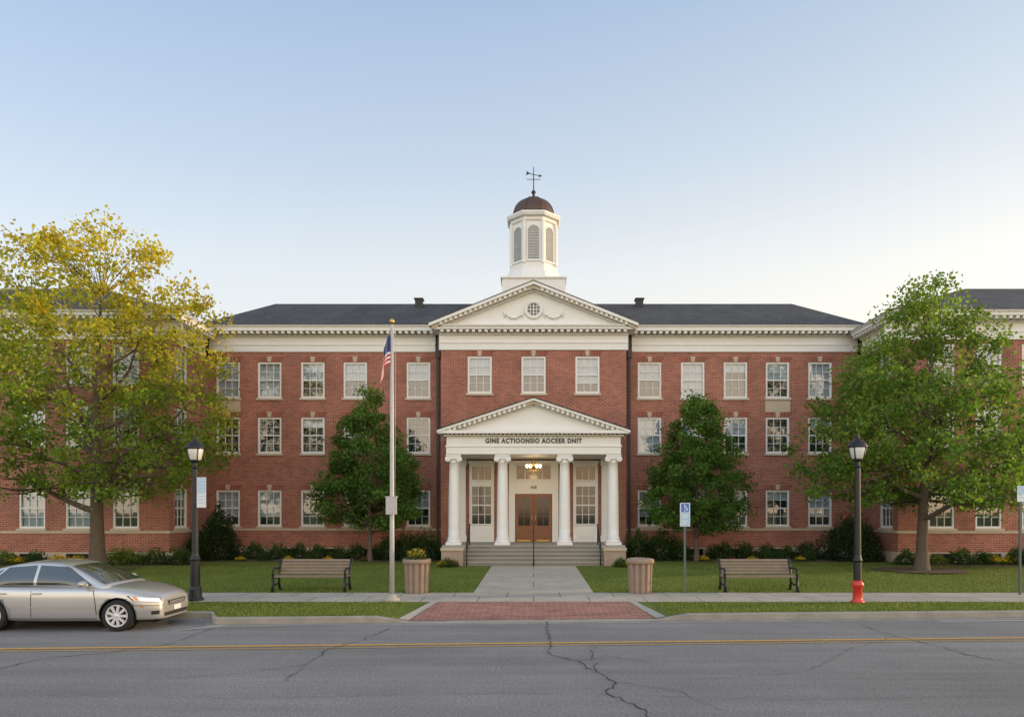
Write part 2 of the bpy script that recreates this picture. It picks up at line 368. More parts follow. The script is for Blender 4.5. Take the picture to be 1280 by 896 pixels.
for s in(-1,1):
    wall(mb,'y',s*4.5,YC,YM,0,10.4,[],-s)
    xl=[s*x for x in wingX]; 
    wall(mb,'x',YW,min(s*16.2,s*34),max(s*16.2,s*34),0,10.2,ops(xl),1)
    wall(mb,'y',s*16.2,YW,YM,0,10.2,ops([33.1]) ,s)
    mb.box(min(s*34,s*33.9),max(s*34,s*33.9),YW,44,0,10.2)
wallob=ob('brick_wall',mb.mesh('brick_wall',['brick'],False),B)
mb=MB()
mb.box(-16,16,YM+.5,YM+.6,0,11); mb.box(-4.3,4.3,YC+.5,YC+.55,0,11)
for s in(-1,1):
    a,b=sorted((s*16.8,s*33.8)); mb.box(a,b,YW+.5,YW+.6,0,10); a,b=sorted((s*16.7,s*16.8)); mb.box(a,b,YW+.6,YM+6,0,10)
    mb.box(*sorted((s*16.9,s*33.8)),43.5,43.9,0,10.4)
mb.box(-16,16,46,46.1,0,11)
ob('interior_wall',mb.mesh('interior_wall',['dark']),B)
fr=MB(); 
def framebox(fr,w,h,f=.085,y0=.05,y1=.13,cols=3,rows=2,sash=2,z0=0,x0=0,mu=.026):
    fr.box(x0-w/2,x0-w/2+f,y0,y1,z0,z0+h); fr.box(x0+w/2-f,x0+w/2,y0,y1,z0,z0+h)
    fr.box(x0-w/2+f,x0+w/2-f,y0,y1,z0+h-f,z0+h); fr.box(x0-w/2+f,x0+w/2-f,y0,y1,z0,z0+f)
    hh=(h-2*f)/sash
    for k in range(1,sash): fr.box(x0-w/2+f,x0+w/2-f,y0+.01,y1-.002,z0+f+hh*k-.03,z0+f+hh*k+.03)
    for k in range(1,cols):
        x=x0-w/2+f+(w-2*f)*k/cols; fr.box(x-mu/2,x+mu/2,y0+.03,y1-.012,z0+f,z0+h-f)
    for s in range(sash):
        for k in range(1,rows):
            z=z0+f+hh*s+hh*k/rows; fr.box(x0-w/2+f,x0+w/2-f,y0+.032,y1-.014,z-mu/2,z+mu/2)
framebox(fr,WW,WH,f=.09,y0=.035,mu=.022)
meF=fr.mesh('frame',['white'])
g=MB(); g.add([(-WW/2+.05,.105,.05),(WW/2-.05,.105,.05),(WW/2-.05,.105,WH-.05),(-WW/2+.05,.105,WH-.05)],[(0,1,2,3)]); meG=g.mesh('window',['glass'],False)
s_=MB(); s_.box(-WW/2-.07,WW/2+.07,-.07,.034,-.10,-.001); meS=s_.mesh('sill',['cream'])
meK=MB(); meK.prism([(-.075,.002),(.075,.002),(.12,.27),(-.12,.27)],'y',-.035,.01); meK=meK.mesh('keystone',['stone'])
M['arch']=brickmat('soldier_brick',(.30,.075,.045),(.20,.048,.030),(.33,.22,.17),bw=.085,rh=.3,ms=.01)
mL=MB(); 
for q in([(-WW/2-.02,.003),(-.08,.003),(-.12,.27),(-WW/2-.16,.27)],[(.08,.003),(WW/2+.02,.003),(WW/2+.16,.27),(.12,.27)]): mL.prism(q,'y',-.006,.01)
meL=mL.mesh('lintel',['arch'])
for me in(meK,meL): me.transform(Matrix.Translation((0,0,WH)))
bl=[]
for fz in(.28,.5,.72,.95):
    q=MB(); q.add([(-WW/2+.08,.19,WH*(1-fz)),(WW/2-.08,.19,WH*(1-fz)),(WW/2-.08,.19,WH-.05),(-WW/2+.08,.19,WH-.05)],[(0,1,2,3)]); bl.append(q.mesh('blind',['blind'],False))
def window(x,y,z,rot=0,blind=None,key=True):
    w=ob('window',meG,B,(x,y,z),rot=rot)
    for nm,me in (('frame',meF),('sill',meS))+((('keystone',meK),('lintel',meL)) if key else ()):
        ob(nm,me,w,(0,0,0),world=False)
    if blind is not None: ob('blind',bl[blind],w,world=False)
def rb(fl):
    p=[(None,.15),(0,.2),(1,.3),(2,.2),(3,.15)] if fl<2 else [(1,.35),(0,.1),(2,.25),(3,.3)]
    r=random.random(); a=0
    for k,q in p:
        a+=q
        if r<a: return k
    return 1
for x in midX:
    for i,z in enumerate(WZ): window(x,YM,z,blind=rb(i))
for x in cw: window(x,YC,8.2,blind=rb(2))
for s in(-1,1):
    for x in wingX:
        for i,z in enumerate(WZ): window(s*x,YW,z,blind=rb(i))
    for i,z in enumerate(WZ): window(s*16.2,33.1,z,rot=math.pi/2 if s<0 else -math.pi/2,blind=rb(i))
mb=MB()
def segs(x0,x1,y,z0,z1,pr,m=0): mb.box(x0,x1,y-pr,y+.02,z0,z1,m)
for s in(-1,1):
    a,b=sorted((s*4.56,s*16.13)); segs(a,b,YM,0,.66,.06); segs(a,b,YM,1.50,1.615,.05)
    a,b=sorted((s*16.14,s*34)); segs(a,b,YW,0,.66,.06); segs(a,b,YW,1.50,1.615,.05)
    c=s*16.2; a,b=sorted((c-s*.06,c+s*.02)); mb.box(a,b,YW+.03,YM-.06,0,.655); a,b=sorted((c-s*.05,c+s*.02)); mb.box(a,b,YW+.03,YM-.05,1.502,1.612)
mb.box(12.2-.62,12.2+.62,YM-.03,YM+.02,7.42,7.98); mb.box(-15.28-.62,-15.28+.62,YM-.03,YM+.02,7.42,7.98)
mb.box(-4.56,4.56,YC-.05,YC+.02,0,.64)
ob('stone_base',mb.mesh('stone_base',['stone']),B)
mb=MB()
for s in(-1,1):
    for x in wingX[:4]: mb.box(s*x-.5,s*x+.5,YW-.075,YW-.05,.28,.6)
    for x in(7.96,10.1,12.2): mb.box(s*x-.5,s*x+.5,YM-.075,YM-.05,.28,.6)
ob('basement_windows',mb.mesh('basement_windows',['dglass']),B)
def ent(mb,axis,a0,a1,face,sg,z0,z1,zt,proj=.6,dz=0,mods=True):
    def bx(p,q,o0,o1,za,zb,m=0):
        u,v=sorted((face+sg*o0,face+sg*o1))
        if axis=='x': mb.box(p,q,u,v,za,zb,m)
        else: mb.box(u,v,p,q,za,zb,m)
    bx(a0,a1,-.05,.06,z0,z0+.32); bx(a0,a1,-.05,.10,z0+.32,z0+.38); bx(a0,a1,-.05,.05,z0+.38,z1)
    bx(a0,a1,-.05,.14,z1,z1+.07)
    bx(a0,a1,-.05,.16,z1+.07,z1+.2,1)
    n=int((a1-a0)/.3)
    if mods:
        for i in range(n): 
            c=a0+(a1-a0)*(i+.5)/n; bx(c-.075,c+.075,.16,proj-.08,z1+.08,z1+.198)
    bx(a0,a1,-.05,proj-.03,z1+.2,zt-.09); bx(a0,a1,-.05,proj,zt-.09,zt-.03); bx(a0,a1,-.05,proj+.06,zt-.03,zt+.02)
mb=MB()
for s in(-1,1):
    a,b=sorted((s*4.9,s*16.19)); ent(mb,'x',a,b,YM,-1,10.42,11.16,11.6)
    a,b=sorted((s*15.6,s*34.3)); ent(mb,'x',a,b,YW,-1,10.1,10.85,11.25)
    ent(mb,'y',YW+.05,YM-.6,s*16.2,-s,10.102,10.852,11.252,proj=.598)
ent(mb,'x',-4.56,4.56,YC,-1,10.3,11.02,11.4,proj=.5)
for s in(-1,1):
    a,b=sorted((s*4.45,s*4.9)); mb.box(a,b,YC-.5,YM-.3,11.2,11.42)
    a,b=sorted((s*4.45,s*4.6)); mb.box(a,b,YC-.02,YM-.05,10.3,11.19)
ob('cornice',mb.mesh('cornice',['white','cream']),B)
def hip(mb,x0,x1,y0,y1,z0,rx0,rx1,ry,rz):
    v=[(x0,y0,z0),(x1,y0,z0),(x1,y1,z0),(x0,y1,z0),(rx0,ry,rz),(rx1,ry,rz)]
    mb.add(v,[(0,1,5,4),(1,2,5),(2,3,4,5),(3,0,4),(0,3,2,1)])
mb=MB()
hip(mb,-16.45,16.45,35.3,46.7,11.63,-14.7,14.7,41,14.25)
for s in(-1,1):
    if s>0: hip(mb,15.5,40,31.3,43.2,11.28,22.3,34,37.2,13.95)
    else: hip(mb,-40,-15.5,31.3,43.2,11.28,-34,-22.3,37.2,13.95)
mb.prism([(-4.95,11.36),(4.95,11.36),(0,13.36)],'y',34.85,41,0)
for s in(-1,1):
    mb.prism([(s*5.0,11.452),(0,13.452),(0,13.49),(s*5.0,11.49)],'y',34.28,41.2,0)
ob('roof',mb.mesh('roof',['roof']),B)
for px in(524,799):
    mb=MB(); x=PX(px,40); mb.box(x-.2,x+.2,39.8,40.2,13.4,14.16); mb.box(x-.25,x+.25,39.75,40.25,14.16,14.24)
    ob('roof_vent',mb.mesh('roof_vent',['black']),B)
def pediment(mb,hw,zb,za,yf,yt,t,mods=14):
    mb.prism([(-hw+.25,zb),(hw-.25,zb),(0,za-t*.6)],'y',yt,yt+.12,0)
    sl=(za-zb)/hw
    for s in(-1,1):
        mb.prism([(s*hw,zb),(0,za),(0,za-t*.35),(s*hw,zb-t*.35)],'y',yf,yt+.1,0)
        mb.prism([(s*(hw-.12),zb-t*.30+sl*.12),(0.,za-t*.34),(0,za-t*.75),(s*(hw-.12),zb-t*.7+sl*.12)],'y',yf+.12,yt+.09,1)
        for i in range(mods):
            x=s*(.3+(hw-.75)*(i+.5)/mods); z=za-abs(x)*sl-t*.34
            mb.prism([(x-.06,z-.14),(x+.06,z-.14),(x+.06,z+.03),(x-.06,z+.03)],'y',yf+.06,yf+.125,0)
        mb.prism([(s*(hw-.3),zb-t*.68+sl*.3),(0,za-t*.74),(0,za-t*.95),(s*(hw-.3),zb-t*.86+sl*.3)],'y',yf+.3,yt+.08,0)
mb=MB(); pediment(mb,5.0,11.45,13.45,34.3,34.75,.42,18)
P1=ob('pediment',mb.mesh('pediment',['white','cream']),B)
mb=MB(); mb.lathe([(.30,-.02),(.30,-.10),(.42,-.12),(.46,-.06),(.46,0)],(0,34.75,12.18),28,0,axis='y')
mb.box(-.3,.3,34.66,34.70,12.16,12.20); mb.box(-.02,.02,34.661,34.701,11.89,12.46)
for q in(-.15,.15): mb.box(q-.012,q+.012,34.662,34.699,11.92,12.44); mb.box(-.27,.27,34.663,34.698,12.18+q-.012,12.18+q+.012)
ob('oculus_frame',mb.mesh('oculus_frame',['white']),P1)
mb=MB(); mb.lathe([(.31,-.03),(.31,-.035)],(0,34.75,12.18),28,0,axis='y'); ob('oculus_glass',mb.mesh('oculus_glass',['dglass']),P1)
for s in(-1,1):
    mb=MB()
    pts=[(s*(.55+.85*t),34.7,12.0-.22*math.sin(math.pi*t)+.02*t) for t in np.linspace(0,1,12)]
    mb.tube(pts,[.03+.05*math.sin(math.pi*t) for t in np.linspace(0,1,12)],7)
    for t in(.0,1): mb.tube([(s*(.55+.85*t),34.7,12.05),(s*(.55+.85*t),34.71,11.78)],[.06,.02],6)
    ob('swag_ornament',mb.mesh('swag_ornament',['white']),P1)
for s in(-1,1):
    mb=MB()
    mb.box(s*4.78-.06,s*4.78+.06,35.86,35.98,.4,11.2); mb.box(s*4.78-.11,s*4.78+.11,35.8,35.985,10.1,10.45)
    ob('downpipe',mb.mesh('downpipe',['pipe']),B)

# cupola
CY=40.5
mb=MB(); mb.box(-1.7,1.7,CY-1.7,CY+1.7,13,15.0); mb.box(-1.78,1.78,CY-1.78,CY+1.78,15.0,15.1)
oc=math.pi/8
def octo(mb,prof,m=0): mb.lathe([(a/math.cos(oc),z) for a,z in prof],(0,CY,0),8,m,False,phase=oc)
octo(mb,[(1.62,15.1),(1.45,15.5),(1.33,15.75),(1.33,15.95),(1.2,16.0),(1.2,18.3),(1.28,18.36),(1.28,18.52),(1.42,18.56),(1.48,18.7),(1.48,18.78),(1.25,18.86),(1.0,18.9)])
for k in range(8):
    a=oc+k*math.pi/4; r=1.23/math.cos(oc); x,y=r*math.cos(a),r*math.sin(a)
    mb.lathe([(.10,16.0),(.10,18.34)],(x,CY+y,0),8,0,False)
Cu=ob('cupola',mb.mesh('cupola',['white']),B)
mb=MB(); R=1.2; mb.lathe([(R*1.06,18.86)]+[(R*math.cos(t),18.9+1.12*math.sin(t)) for t in np.linspace(0,1.53,12)],(0,CY,0),32,0); 
for k in range(8):
    a=oc+k*math.pi/4; mb.tube([((R+.01)*math.cos(t)*math.cos(a),CY+(R+.01)*math.cos(t)*math.sin(a),18.9+1.13*math.sin(t)) for t in np.linspace(0,1.5,9)],.025,5)
ob('dome',mb.mesh('dome',['copper']),Cu)
for k in range(8):
    mb=MB(); w=.31
    arch=[(-w,16.25),(w,16.25)]+[(w*math.cos(t),17.75+w*math.sin(t)) for t in np.linspace(0,math.pi,10)]
    mb.prism(arch,'y',-1.215,-1.19,0)
    outer=[((w+.07)*math.cos(t),17.75+(w+.07)*math.sin(t)) for t in np.linspace(0,math.pi,12)]; inner=[(w*math.cos(t),17.75+w*math.sin(t)) for t in np.linspace(0,math.pi,12)]
    O=[(w+.07,16.2)]+outer+[(-w-.07,16.2)]; I=[(w,16.2)]+inner+[(-w,16.2)]
    for i in range(len(O)-1): mb.prism([O[i],O[i+1],I[i+1],I[i]],'y',-1.25,-1.2,1)
    mb.box(-w-.12,w+.12,-1.27,-1.2,16.1,16.2,1)
    z=16.27
    while z<17.98:
        hw=w if z<17.75 else math.sqrt(max(0,w*w-(z-17.75)**2)); 
        if hw>.05: mb.add([(-hw,-1.248,z),(hw,-1.248,z),(hw,-1.216,z+.07),(-hw,-1.216,z+.07)],[(0,1,2,3)],2)
        z+=.085
    me=mb.mesh('louver',['galv','white','louver']); o=ob('louver',me,Cu,(0,CY,0),rot=k*math.pi/4)
mb=MB(); mb.lathe([(.14,19.98),(.2,20.05),(.08,20.15),(.06,20.25),(.13,20.33),(.13,20.4),(.03,20.5),(.022,21.75),(.0,21.85)],(0,CY,0),12)
mb.tube([(-.38,CY,21.1),(.38,CY,21.1)],.018,6); mb.tube([(0,CY-.38,21.1),(0,CY+.38,21.1)],.018,6)
mb.tube([(-.32,CY-.1,21.4),(.36,CY+.1,21.34)],.02,6); mb.prism([(-.42,21.28),(-.2,21.4),(-.38,21.52)],'y',CY-.11,CY-.09); mb.prism([(.28,21.27),(.5,21.33),(.3,21.42)],'y',CY+.09,CY+.11)
ob('weather_vane',mb.mesh('weather_vane',['black']),Cu)

# ------------------------------------------------------------ portico
mb=MB()
mb.box(-3.85,3.85,31.72,34.99,5.0,5.32); mb.box(-3.89,3.89,31.68,34.985,5.32,5.38); mb.box(-3.84,3.84,31.73,34.98,5.38,5.78)
mb.box(-3.95,3.95,31.6,34.97,5.78,5.84)
for i in range(40):
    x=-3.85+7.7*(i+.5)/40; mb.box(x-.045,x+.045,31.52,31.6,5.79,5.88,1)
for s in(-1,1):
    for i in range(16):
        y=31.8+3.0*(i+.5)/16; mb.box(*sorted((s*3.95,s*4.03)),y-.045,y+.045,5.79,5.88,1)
mb.box(-4.2,4.2,31.4,34.96,5.885,6.02)
Po=ob('portico',mb.mesh('portico',['white','cream']),B)
mb=MB(); pediment(mb,4.22,6.02,7.42,31.35,31.75,.30,16); ob('portico_pediment',mb.mesh('portico_pediment',['white','cream']),Po)
mb=MB()
for s in(-1,1): mb.prism([(s*4.25,6.012),(0,7.422),(0,7.47),(s*4.25,6.06)],'y',31.32,34.99)
mb.prism([(-4.1,6.03),(4.1,6.03),(0,7.38)],'y',31.95,34.98)
ob('portico_roof',mb.mesh('portico_roof',['roof']),Po)
cm=MB()
cm.box(-.34,.34,-.34,.34,.0,.1); cm.lathe([(.33,.1),(.35,.14),(.33,.19),(.29,.2),(.28,.24),(.30,.27),(.29,.31),(.26,.34)]+[(.255-.045*t*t,.34+3.28*t) for t in np.linspace(0,1,9)]+[(.24,3.64),(.24,3.68),(.215,3.7),(.215,3.76),(.28,3.82)],(0,0,0),28)
cm.box(-.33,.33,-.3,.3,3.9,4.0)
for sx in(-1,1): 
    cm.lathe([(.12,-.3),(.12,.3)],(sx*.25,0,3.80),16,axis='y'); cm.lathe([(.05,-.32),(.05,.32)],(sx*.25,0,3.80),10,axis='y')
cm.box(-.25,.25,-.28,.28,3.8,3.9)
meC=cm.mesh('column',['white'])
for x in(-3.54,-1.38,1.38,3.54): ob('column',meC,Po,(x,32.05,.995))
for x in(-3.54,3.54): 
    mb=MB(); mb.box(x-.25,x+.25,34.86,34.99,.99,5.0); mb.box(x-.29,x+.29,34.82,34.985,.995,1.3); mb.box(x-.3,x+.3,34.82,34.985,4.7,4.98)
    ob('pilaster',mb.mesh('pilaster',['white']),Po)
tm=textmesh('lettering','GINE ACTIOONSIO AOCEER DNIT',.28,.012,'letter',1.2,.011); 
w=max(v.co.x for v in tm.vertices)-min(v.co.x for v in tm.vertices); tm.transform(Matrix.Diagonal((4.25/w,1,1,1)))
ob('lettering',tm,Po,(0,31.715,5.575))
mb=MB(); mb.box(-4.0,4.0,31.4,35.0,.1,.99)
for i in range(4): mb.box(-2.94,2.94,30.2+.3*i,31.41,.05,.2+.158*(i+1)-.002*i,0)
for i in range(5): 
    mb.box(-2.942,2.942,30.196+.3*i,30.199+.3*i,.2+.158*i+.005,.2+.158*(i+1)-.04,1)
    mb.box(-2.945,2.945,30.17+.3*i,30.23+.3*i,.2+.158*(i+1)-.035,.2+.158*(i+1)+.003,0)
ob('steps',mb.mesh('steps',['conc','riser_shade']),Po)
for s in(-1,1):
    mb=MB(); a,b=sorted((s*2.95,s*3.86)); mb.box(a,b,30.1,31.39,.05,.84,0); mb.box(a-.03,b+.03,30.05,31.39,.84,.96,1)
    ob('cheek_wall',mb.mesh('cheek_wall',['pstone','stone']),Po)
def rail(x):
    mb=MB()
    mb.tube([(x,30.12,.2),(x,30.12,1.1)],.025,6); mb.tube([(x,31.5,.98),(x,31.5,1.9)],.025,6); mb.tube([(x,29.95,1.0),(x,30.12,1.1),(x,31.5,1.9),(x,31.8,1.9)],.028,6); mb.tube([(x,30.12,.75),(x,31.5,1.5)],.018,6)
    ob('handrail',mb.mesh('handrail',['black']),Po)
rail(0); rail(-2.8); rail(2.8)
mb=MB()
for c in(-2.52,2.52):
    gl=MB()
    mb.box(c-.60,c+.60,34.93,34.99,.99,4.88); mb.box(c-.66,c+.66,34.88,34.985,4.8,4.92)
    framebox(mb,1.02,1.90,f=.05,y0=34.86,y1=34.925,cols=3,rows=2,sash=2,z0=1.82,x0=c,mu=.026)
    framebox(mb,1.02,.74,f=.05,y0=34.86,y1=34.925,cols=3,rows=1,sash=1,z0=3.95,x0=c,mu=.03)
    mb.box(c-.38,c+.38,34.90,34.929,1.15,1.70); mb.box(c-.30,c+.30,34.885,34.899,1.22,1.63)
    gl.add([(c-.47,34.915,1.86),(c+.47,34.915,1.86),(c+.47,34.915,3.68),(c-.47,34.915,3.68)],[(0,1,2,3)],0)
    gl.add([(c-.47,34.915,3.99),(c+.47,34.915,3.99),(c+.47,34.915,4.65),(c-.47,34.915,4.65)],[(0,1,2,3)],1)
    ob('sidelight_glass',gl.mesh('sidelight_glass',['dglass','warmglass'],False),Po)
mb.box(-1.2,-.9,34.85,34.99,.99,4.86); mb.box(.9,1.2,34.85,34.99,.99,4.86); mb.box(-.899,.899,34.90,34.99,3.32,3.96); mb.box(-1.26,1.26,34.83,34.988,4.78,4.92)
framebox(mb,1.79,.80,f=.07,y0=34.86,y1=34.96,cols=4,rows=1,sash=1,z0=3.962,x0=0,mu=.04)
gl=MB(); gl.add([(-.86,34.95,4.0),(.86,34.95,4.0),(.86,34.95,4.72),(-.86,34.95,4.72)],[(0,1,2,3)],0)
ob('door_surround',mb.mesh('door_surround',['white']),Po); ob('transom_glass',gl.mesh('transom_glass',['warmglass'],False),Po)
for s in(-1,1):
    mb=MB(); a,b=sorted((s*.014,s*.895))
    mb.box(a,b,34.93,34.98,.995,3.32,0); c=(a+b)/2
    mb.box(c-.28,c+.28,34.915,34.929,1.1,1.6,0)
    mb.box(c-.28,c+.28,34.922,34.928,1.78,3.14,1)
    mb.box(c-.012,c+.012,34.91,34.921,1.78,3.14,0)
    for z in(2.23,2.69): mb.box(c-.28,c+.28,34.911,34.920,z-.012,z+.012,0)
    d=ob('door',mb.mesh('door',['wood','doorglass']),B)
    mb=MB(); mb.tube([(s*.09,34.90,1.85),(s*.09,34.86,1.9),(s*.09,34.86,2.25),(s*.09,34.90,2.3)],.02,6); mb.box(*sorted((s*.15,s*.8)),34.905,34.914,1.02,1.09); ob('handle',mb.mesh('handle',['brass']),d)
ob('door_number',textmesh('door_number','408',.2,.006,'letter'),Po,(0,34.89,3.62))
mb=MB(); mb.tube([(0,33,5.0),(0,33,4.75)],.012,5); mb.lathe([(.03,4.78),(.1,4.72),(.05,4.6),(.04,4.35),(.0,4.3)],(0,33,0),12)
for k in range(6):
    a=k*math.pi/3; mb.tube([(.05*math.cos(a),33+.05*math.sin(a),4.4),(.18*math.cos(a),33+.18*math.sin(a),4.33),(.3*math.cos(a),33+.3*math.sin(a),4.45)],.012,5)
ch=ob('chandelier',mb.mesh('chandelier',['brass']),Po)
mb=MB()
for k in range(6):
    a=k*math.pi/3; mb.lathe([(.0,4.46),(.05,4.5),(.075,4.58),(.04,4.62),(0,4.63)],(.3*math.cos(a),33+.3*math.sin(a),0),10)
ob('chandelier_bulbs',mb.mesh('chandelier_bulbs',['bulb']),Po)
ld=bpy.data.lights.new('porch_light','POINT'); ld.energy=18; ld.color=(1,.72,.4); ld.shadow_soft_size=.2; lo=bpy.data.objects.new('porch_light',ld); col.objects.link(lo); lo.location=(0,33,4.2)

# ------------------------------------------------------------ foliage
def leaves(centers,sig,n,size,cols,flat=.75):
    m=len(centers); idx=np.repeat(np.arange(m),n); K=len(idx)
    d=rng.normal(0,1,(K,3)); d/=np.linalg.norm(d,axis=1)[:,None]; r=rng.uniform(0,1,K)**.5*(1+.5*(rng.uniform(0,1,K)>.92))
    p=centers[idx]+d*(r*sig[idx]*1.25)[:,None]*np.array([1,1,flat])
    a=rng.normal(0,1,(K,3)); a/=np.linalg.norm(a,axis=1)[:,None]
    b=rng.normal(0,1,(K,3)); b-=a*(a*b).sum(1)[:,None]; b/=np.linalg.norm(b,axis=1)[:,None]
    s=(size*rng.uniform(.6,1.25,K))[:,None]
    v=np.stack([p-a*s*.5,p+b*s*.36-a*s*.05,p+a*s*.5,p-b*s*.36-a*s*.05],1)
    c=cols[idx]*rng.uniform(.65,1.35,(K,1)); c[:,0]*=rng.uniform(.85,1.2,K)
    return v,np.clip(c,0,.75)
def tree(name,label,base,ztop,z0,R,prof,nl,nc,nleaf,ls,r0,colf,cat='tree',group=None,ysq=.85,sig=.5,lean=0,seed=1,trunkfrac=.8,small=False,lobe=.08):
    global rng
    rng=np.random.default_rng(seed); random.seed(seed)
    T=thing(name,label,cat,base,group); H=ztop-base[2]; z0=z0-base[2]
    mb=MB(); tp=[];tr=[]
    for i in range(12):
        t=i/11; tp.append(Vector((lean*t+.12*math.sin(4*t+seed)*t,.12*math.cos(3*t+seed)*t,-.1+H*trunkfrac*t))); tr.append(r0*(1.35 if i==0 else 1)*(1-.9*t**.8)+.012)
    mb.tube(tp,tr,10)
    t=rng.uniform(0,1,nc*10); 
    w=np.array([prof(x) for x in t]); keep=rng.uniform(0,1,len(t))<w**1.1; t=t[keep][:nc]; m=len(t)
    a=rng.uniform(0,2*math.pi,m); rr=rng.uniform(.12,1,m)**.5
    lob=1+lobe*np.sin(3*a+6*t+seed)+lobe*np.sin(5*a-9*t+seed*2)
    rad=R*np.array([prof(x) for x in t])*rr*lob
    cen=np.stack([rad*np.cos(a)+lean*t,rad*np.sin(a)*ysq,z0+(H-z0)*t-.08*rad*(1-t)],1)
    limbs=[]
    for k in range(nl):
        tt=.02+.9*k/nl; ang=k*2.4+seed; zz=z0*.72+(H*trunkfrac-z0*.72)*tt*.92
        rl=R*prof(min(1,tt+.18))*.8; e=Vector((rl*math.cos(ang)+lean*tt,rl*math.sin(ang)*ysq,zz+rl*(.45+.5*tt)+.4))
        f=zz/(H*trunkfrac)*11; i=min(10,int(f)); s=tp[i].lerp(tp[i+1],f-i)
        pts=[];
        for j in range(8):
            u=j/7; p=s.lerp(e,u); p.z+=-.12*rl*math.sin(math.pi*u)+.0; p+=Vector((random.gauss(0,.06),random.gauss(0,.06),random.gauss(0,.05)))*(u>0)
            pts.append(p)
        rs=tr[i]*.55*(1-tt*.3); mb.tube(pts,[rs*(1-.85*j/7)+.01 for j in range(8)],6); limbs+= [(pts[j],rs*(1-.85*j/7)) for j in range(2,8)]
    limbs+=[(tp[j],tr[j]) for j in range(7,12)]
    lp=np.array([l[0] for l in limbs])
    for c in cen:
        d=lp-c; dd=np.linalg.norm(d,axis=1)+np.maximum(0,lp[:,2]-c[2])*1.2; j=int(dd.argmin()); s=Vector(lp[j]); e=Vector(c)
        mid=s.lerp(e,.5)+Vector((random.gauss(0,.1),random.gauss(0,.1),-.05*(e-s).length)); r=min(.04 if not small else .02,limbs[j][1]*.6)
        mb.tube([s,mid,e],[r,r*.7,.008],4)
    ob('trunk',mb.mesh('trunk',['bark'],False),T,world=False)
    cols=np.array([colf((c[2]-z0)/(H-z0),c) for c in cen])
    v,c=leaves(cen,np.full(m,sig)*rng.uniform(.6,1.4,m),nleaf,ls,cols)
    ob('crown',facesmesh('crown',v,c,'leaf'),T,world=False)
    return T
def pl(*k):
    xs_,ys_=zip(*k); return lambda t: float(np.interp(t,xs_,ys_))
def c_left(t,c):  # low-sun gold painted into the leaf colour, growing with height
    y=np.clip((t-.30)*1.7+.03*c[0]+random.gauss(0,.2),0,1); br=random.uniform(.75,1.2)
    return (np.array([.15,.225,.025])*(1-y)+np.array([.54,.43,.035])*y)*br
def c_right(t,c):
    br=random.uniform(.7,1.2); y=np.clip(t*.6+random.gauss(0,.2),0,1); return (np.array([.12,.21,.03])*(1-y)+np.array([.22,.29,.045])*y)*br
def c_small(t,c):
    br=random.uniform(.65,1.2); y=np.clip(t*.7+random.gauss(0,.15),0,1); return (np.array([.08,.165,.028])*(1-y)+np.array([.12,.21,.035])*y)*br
tree('shade_tree','large green maple with sunlight painted as gold into its upper leaves',(PX(122,28),28,.18),PZ(278,28),PZ(612,28),5.05,
     pl((0,.68),(.1,.94),(.3,1),(.5,.94),(.7,.80),(.85,.6),(1,.2)),16,460,70,.155,.30,c_left,seed=3,sig=.48,group='lawn trees',lobe=.07)
tree('shade_tree','broad green maple standing in a mulch ring on the lawn',(PX(1152,28),28,.18),PZ(350,28),PZ(622,28),4.65,
     pl((0,.72),(.08,.98),(.3,1),(.5,.84),(.7,.60),(.85,.40),(1,.10)),15,400,88,.155,.24,c_right,seed=5,sig=.47,group='lawn trees',lean=.3,lobe=.06)
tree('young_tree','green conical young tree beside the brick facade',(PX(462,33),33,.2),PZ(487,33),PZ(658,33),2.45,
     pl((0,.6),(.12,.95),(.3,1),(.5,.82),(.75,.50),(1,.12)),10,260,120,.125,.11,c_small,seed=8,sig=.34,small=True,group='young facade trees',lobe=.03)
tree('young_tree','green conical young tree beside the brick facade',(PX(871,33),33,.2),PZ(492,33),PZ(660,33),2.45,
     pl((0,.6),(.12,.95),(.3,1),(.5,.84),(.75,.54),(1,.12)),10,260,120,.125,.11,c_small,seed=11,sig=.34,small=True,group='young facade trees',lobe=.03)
rng=np.random.default_rng(5); random.seed(5)
def bushmesh(r,h,colr,nleaf,ls,seed,pointy=0):
    global rng
    rng=np.random.default_rng(seed); K=nleaf
    d=rng.normal(0,1,(K,3)); d/=np.linalg.norm(d,axis=1)[:,None]; d[:,2]=np.abs(d[:,2])*1.0
    q=1+.13*np.sin(5*np.arctan2(d[:,1],d[:,0])+seed)+.1*np.sin(9*d[:,2]+7*d[:,0])
    s=(rng.uniform(.25,1,K)**.4)*q
    p=d*s[:,None]*np.array([r,r,h])
    if pointy: k=1-pointy*np.clip(p[:,2]/h,0,1); p[:,0]*=k; p[:,1]*=k
    a=rng.normal(0,1,(K,3)); a/=np.linalg.norm(a,axis=1)[:,None]; b=rng.normal(0,1,(K,3)); b-=a*(a*b).sum(1)[:,None]; b/=np.linalg.norm(b,axis=1)[:,None]
    sz=(ls*rng.uniform(.6,1.3,K))[:,None]
    v=np.stack([p-a*sz*.5,p+b*sz*.3,p+a*sz*.5,p-b*sz*.3],1)
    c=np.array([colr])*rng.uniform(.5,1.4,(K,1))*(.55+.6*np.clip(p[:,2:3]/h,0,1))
    return v,c
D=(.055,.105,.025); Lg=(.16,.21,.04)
def mkb(name,r,h,c,n,ls,seed,fl=None,pointy=0):
    v,cc=bushmesh(r,h,c,n,ls,seed,pointy)
    if fl is not None:
        k=rng.uniform(0,1,len(cc))<fl[1]; k&=(v[:,0,2]>h*.40); cc[k]=np.array(fl[0])*rng.uniform(.7,1.2,(k.sum(),1))
    return facesmesh(name,v,cc,'leaf')
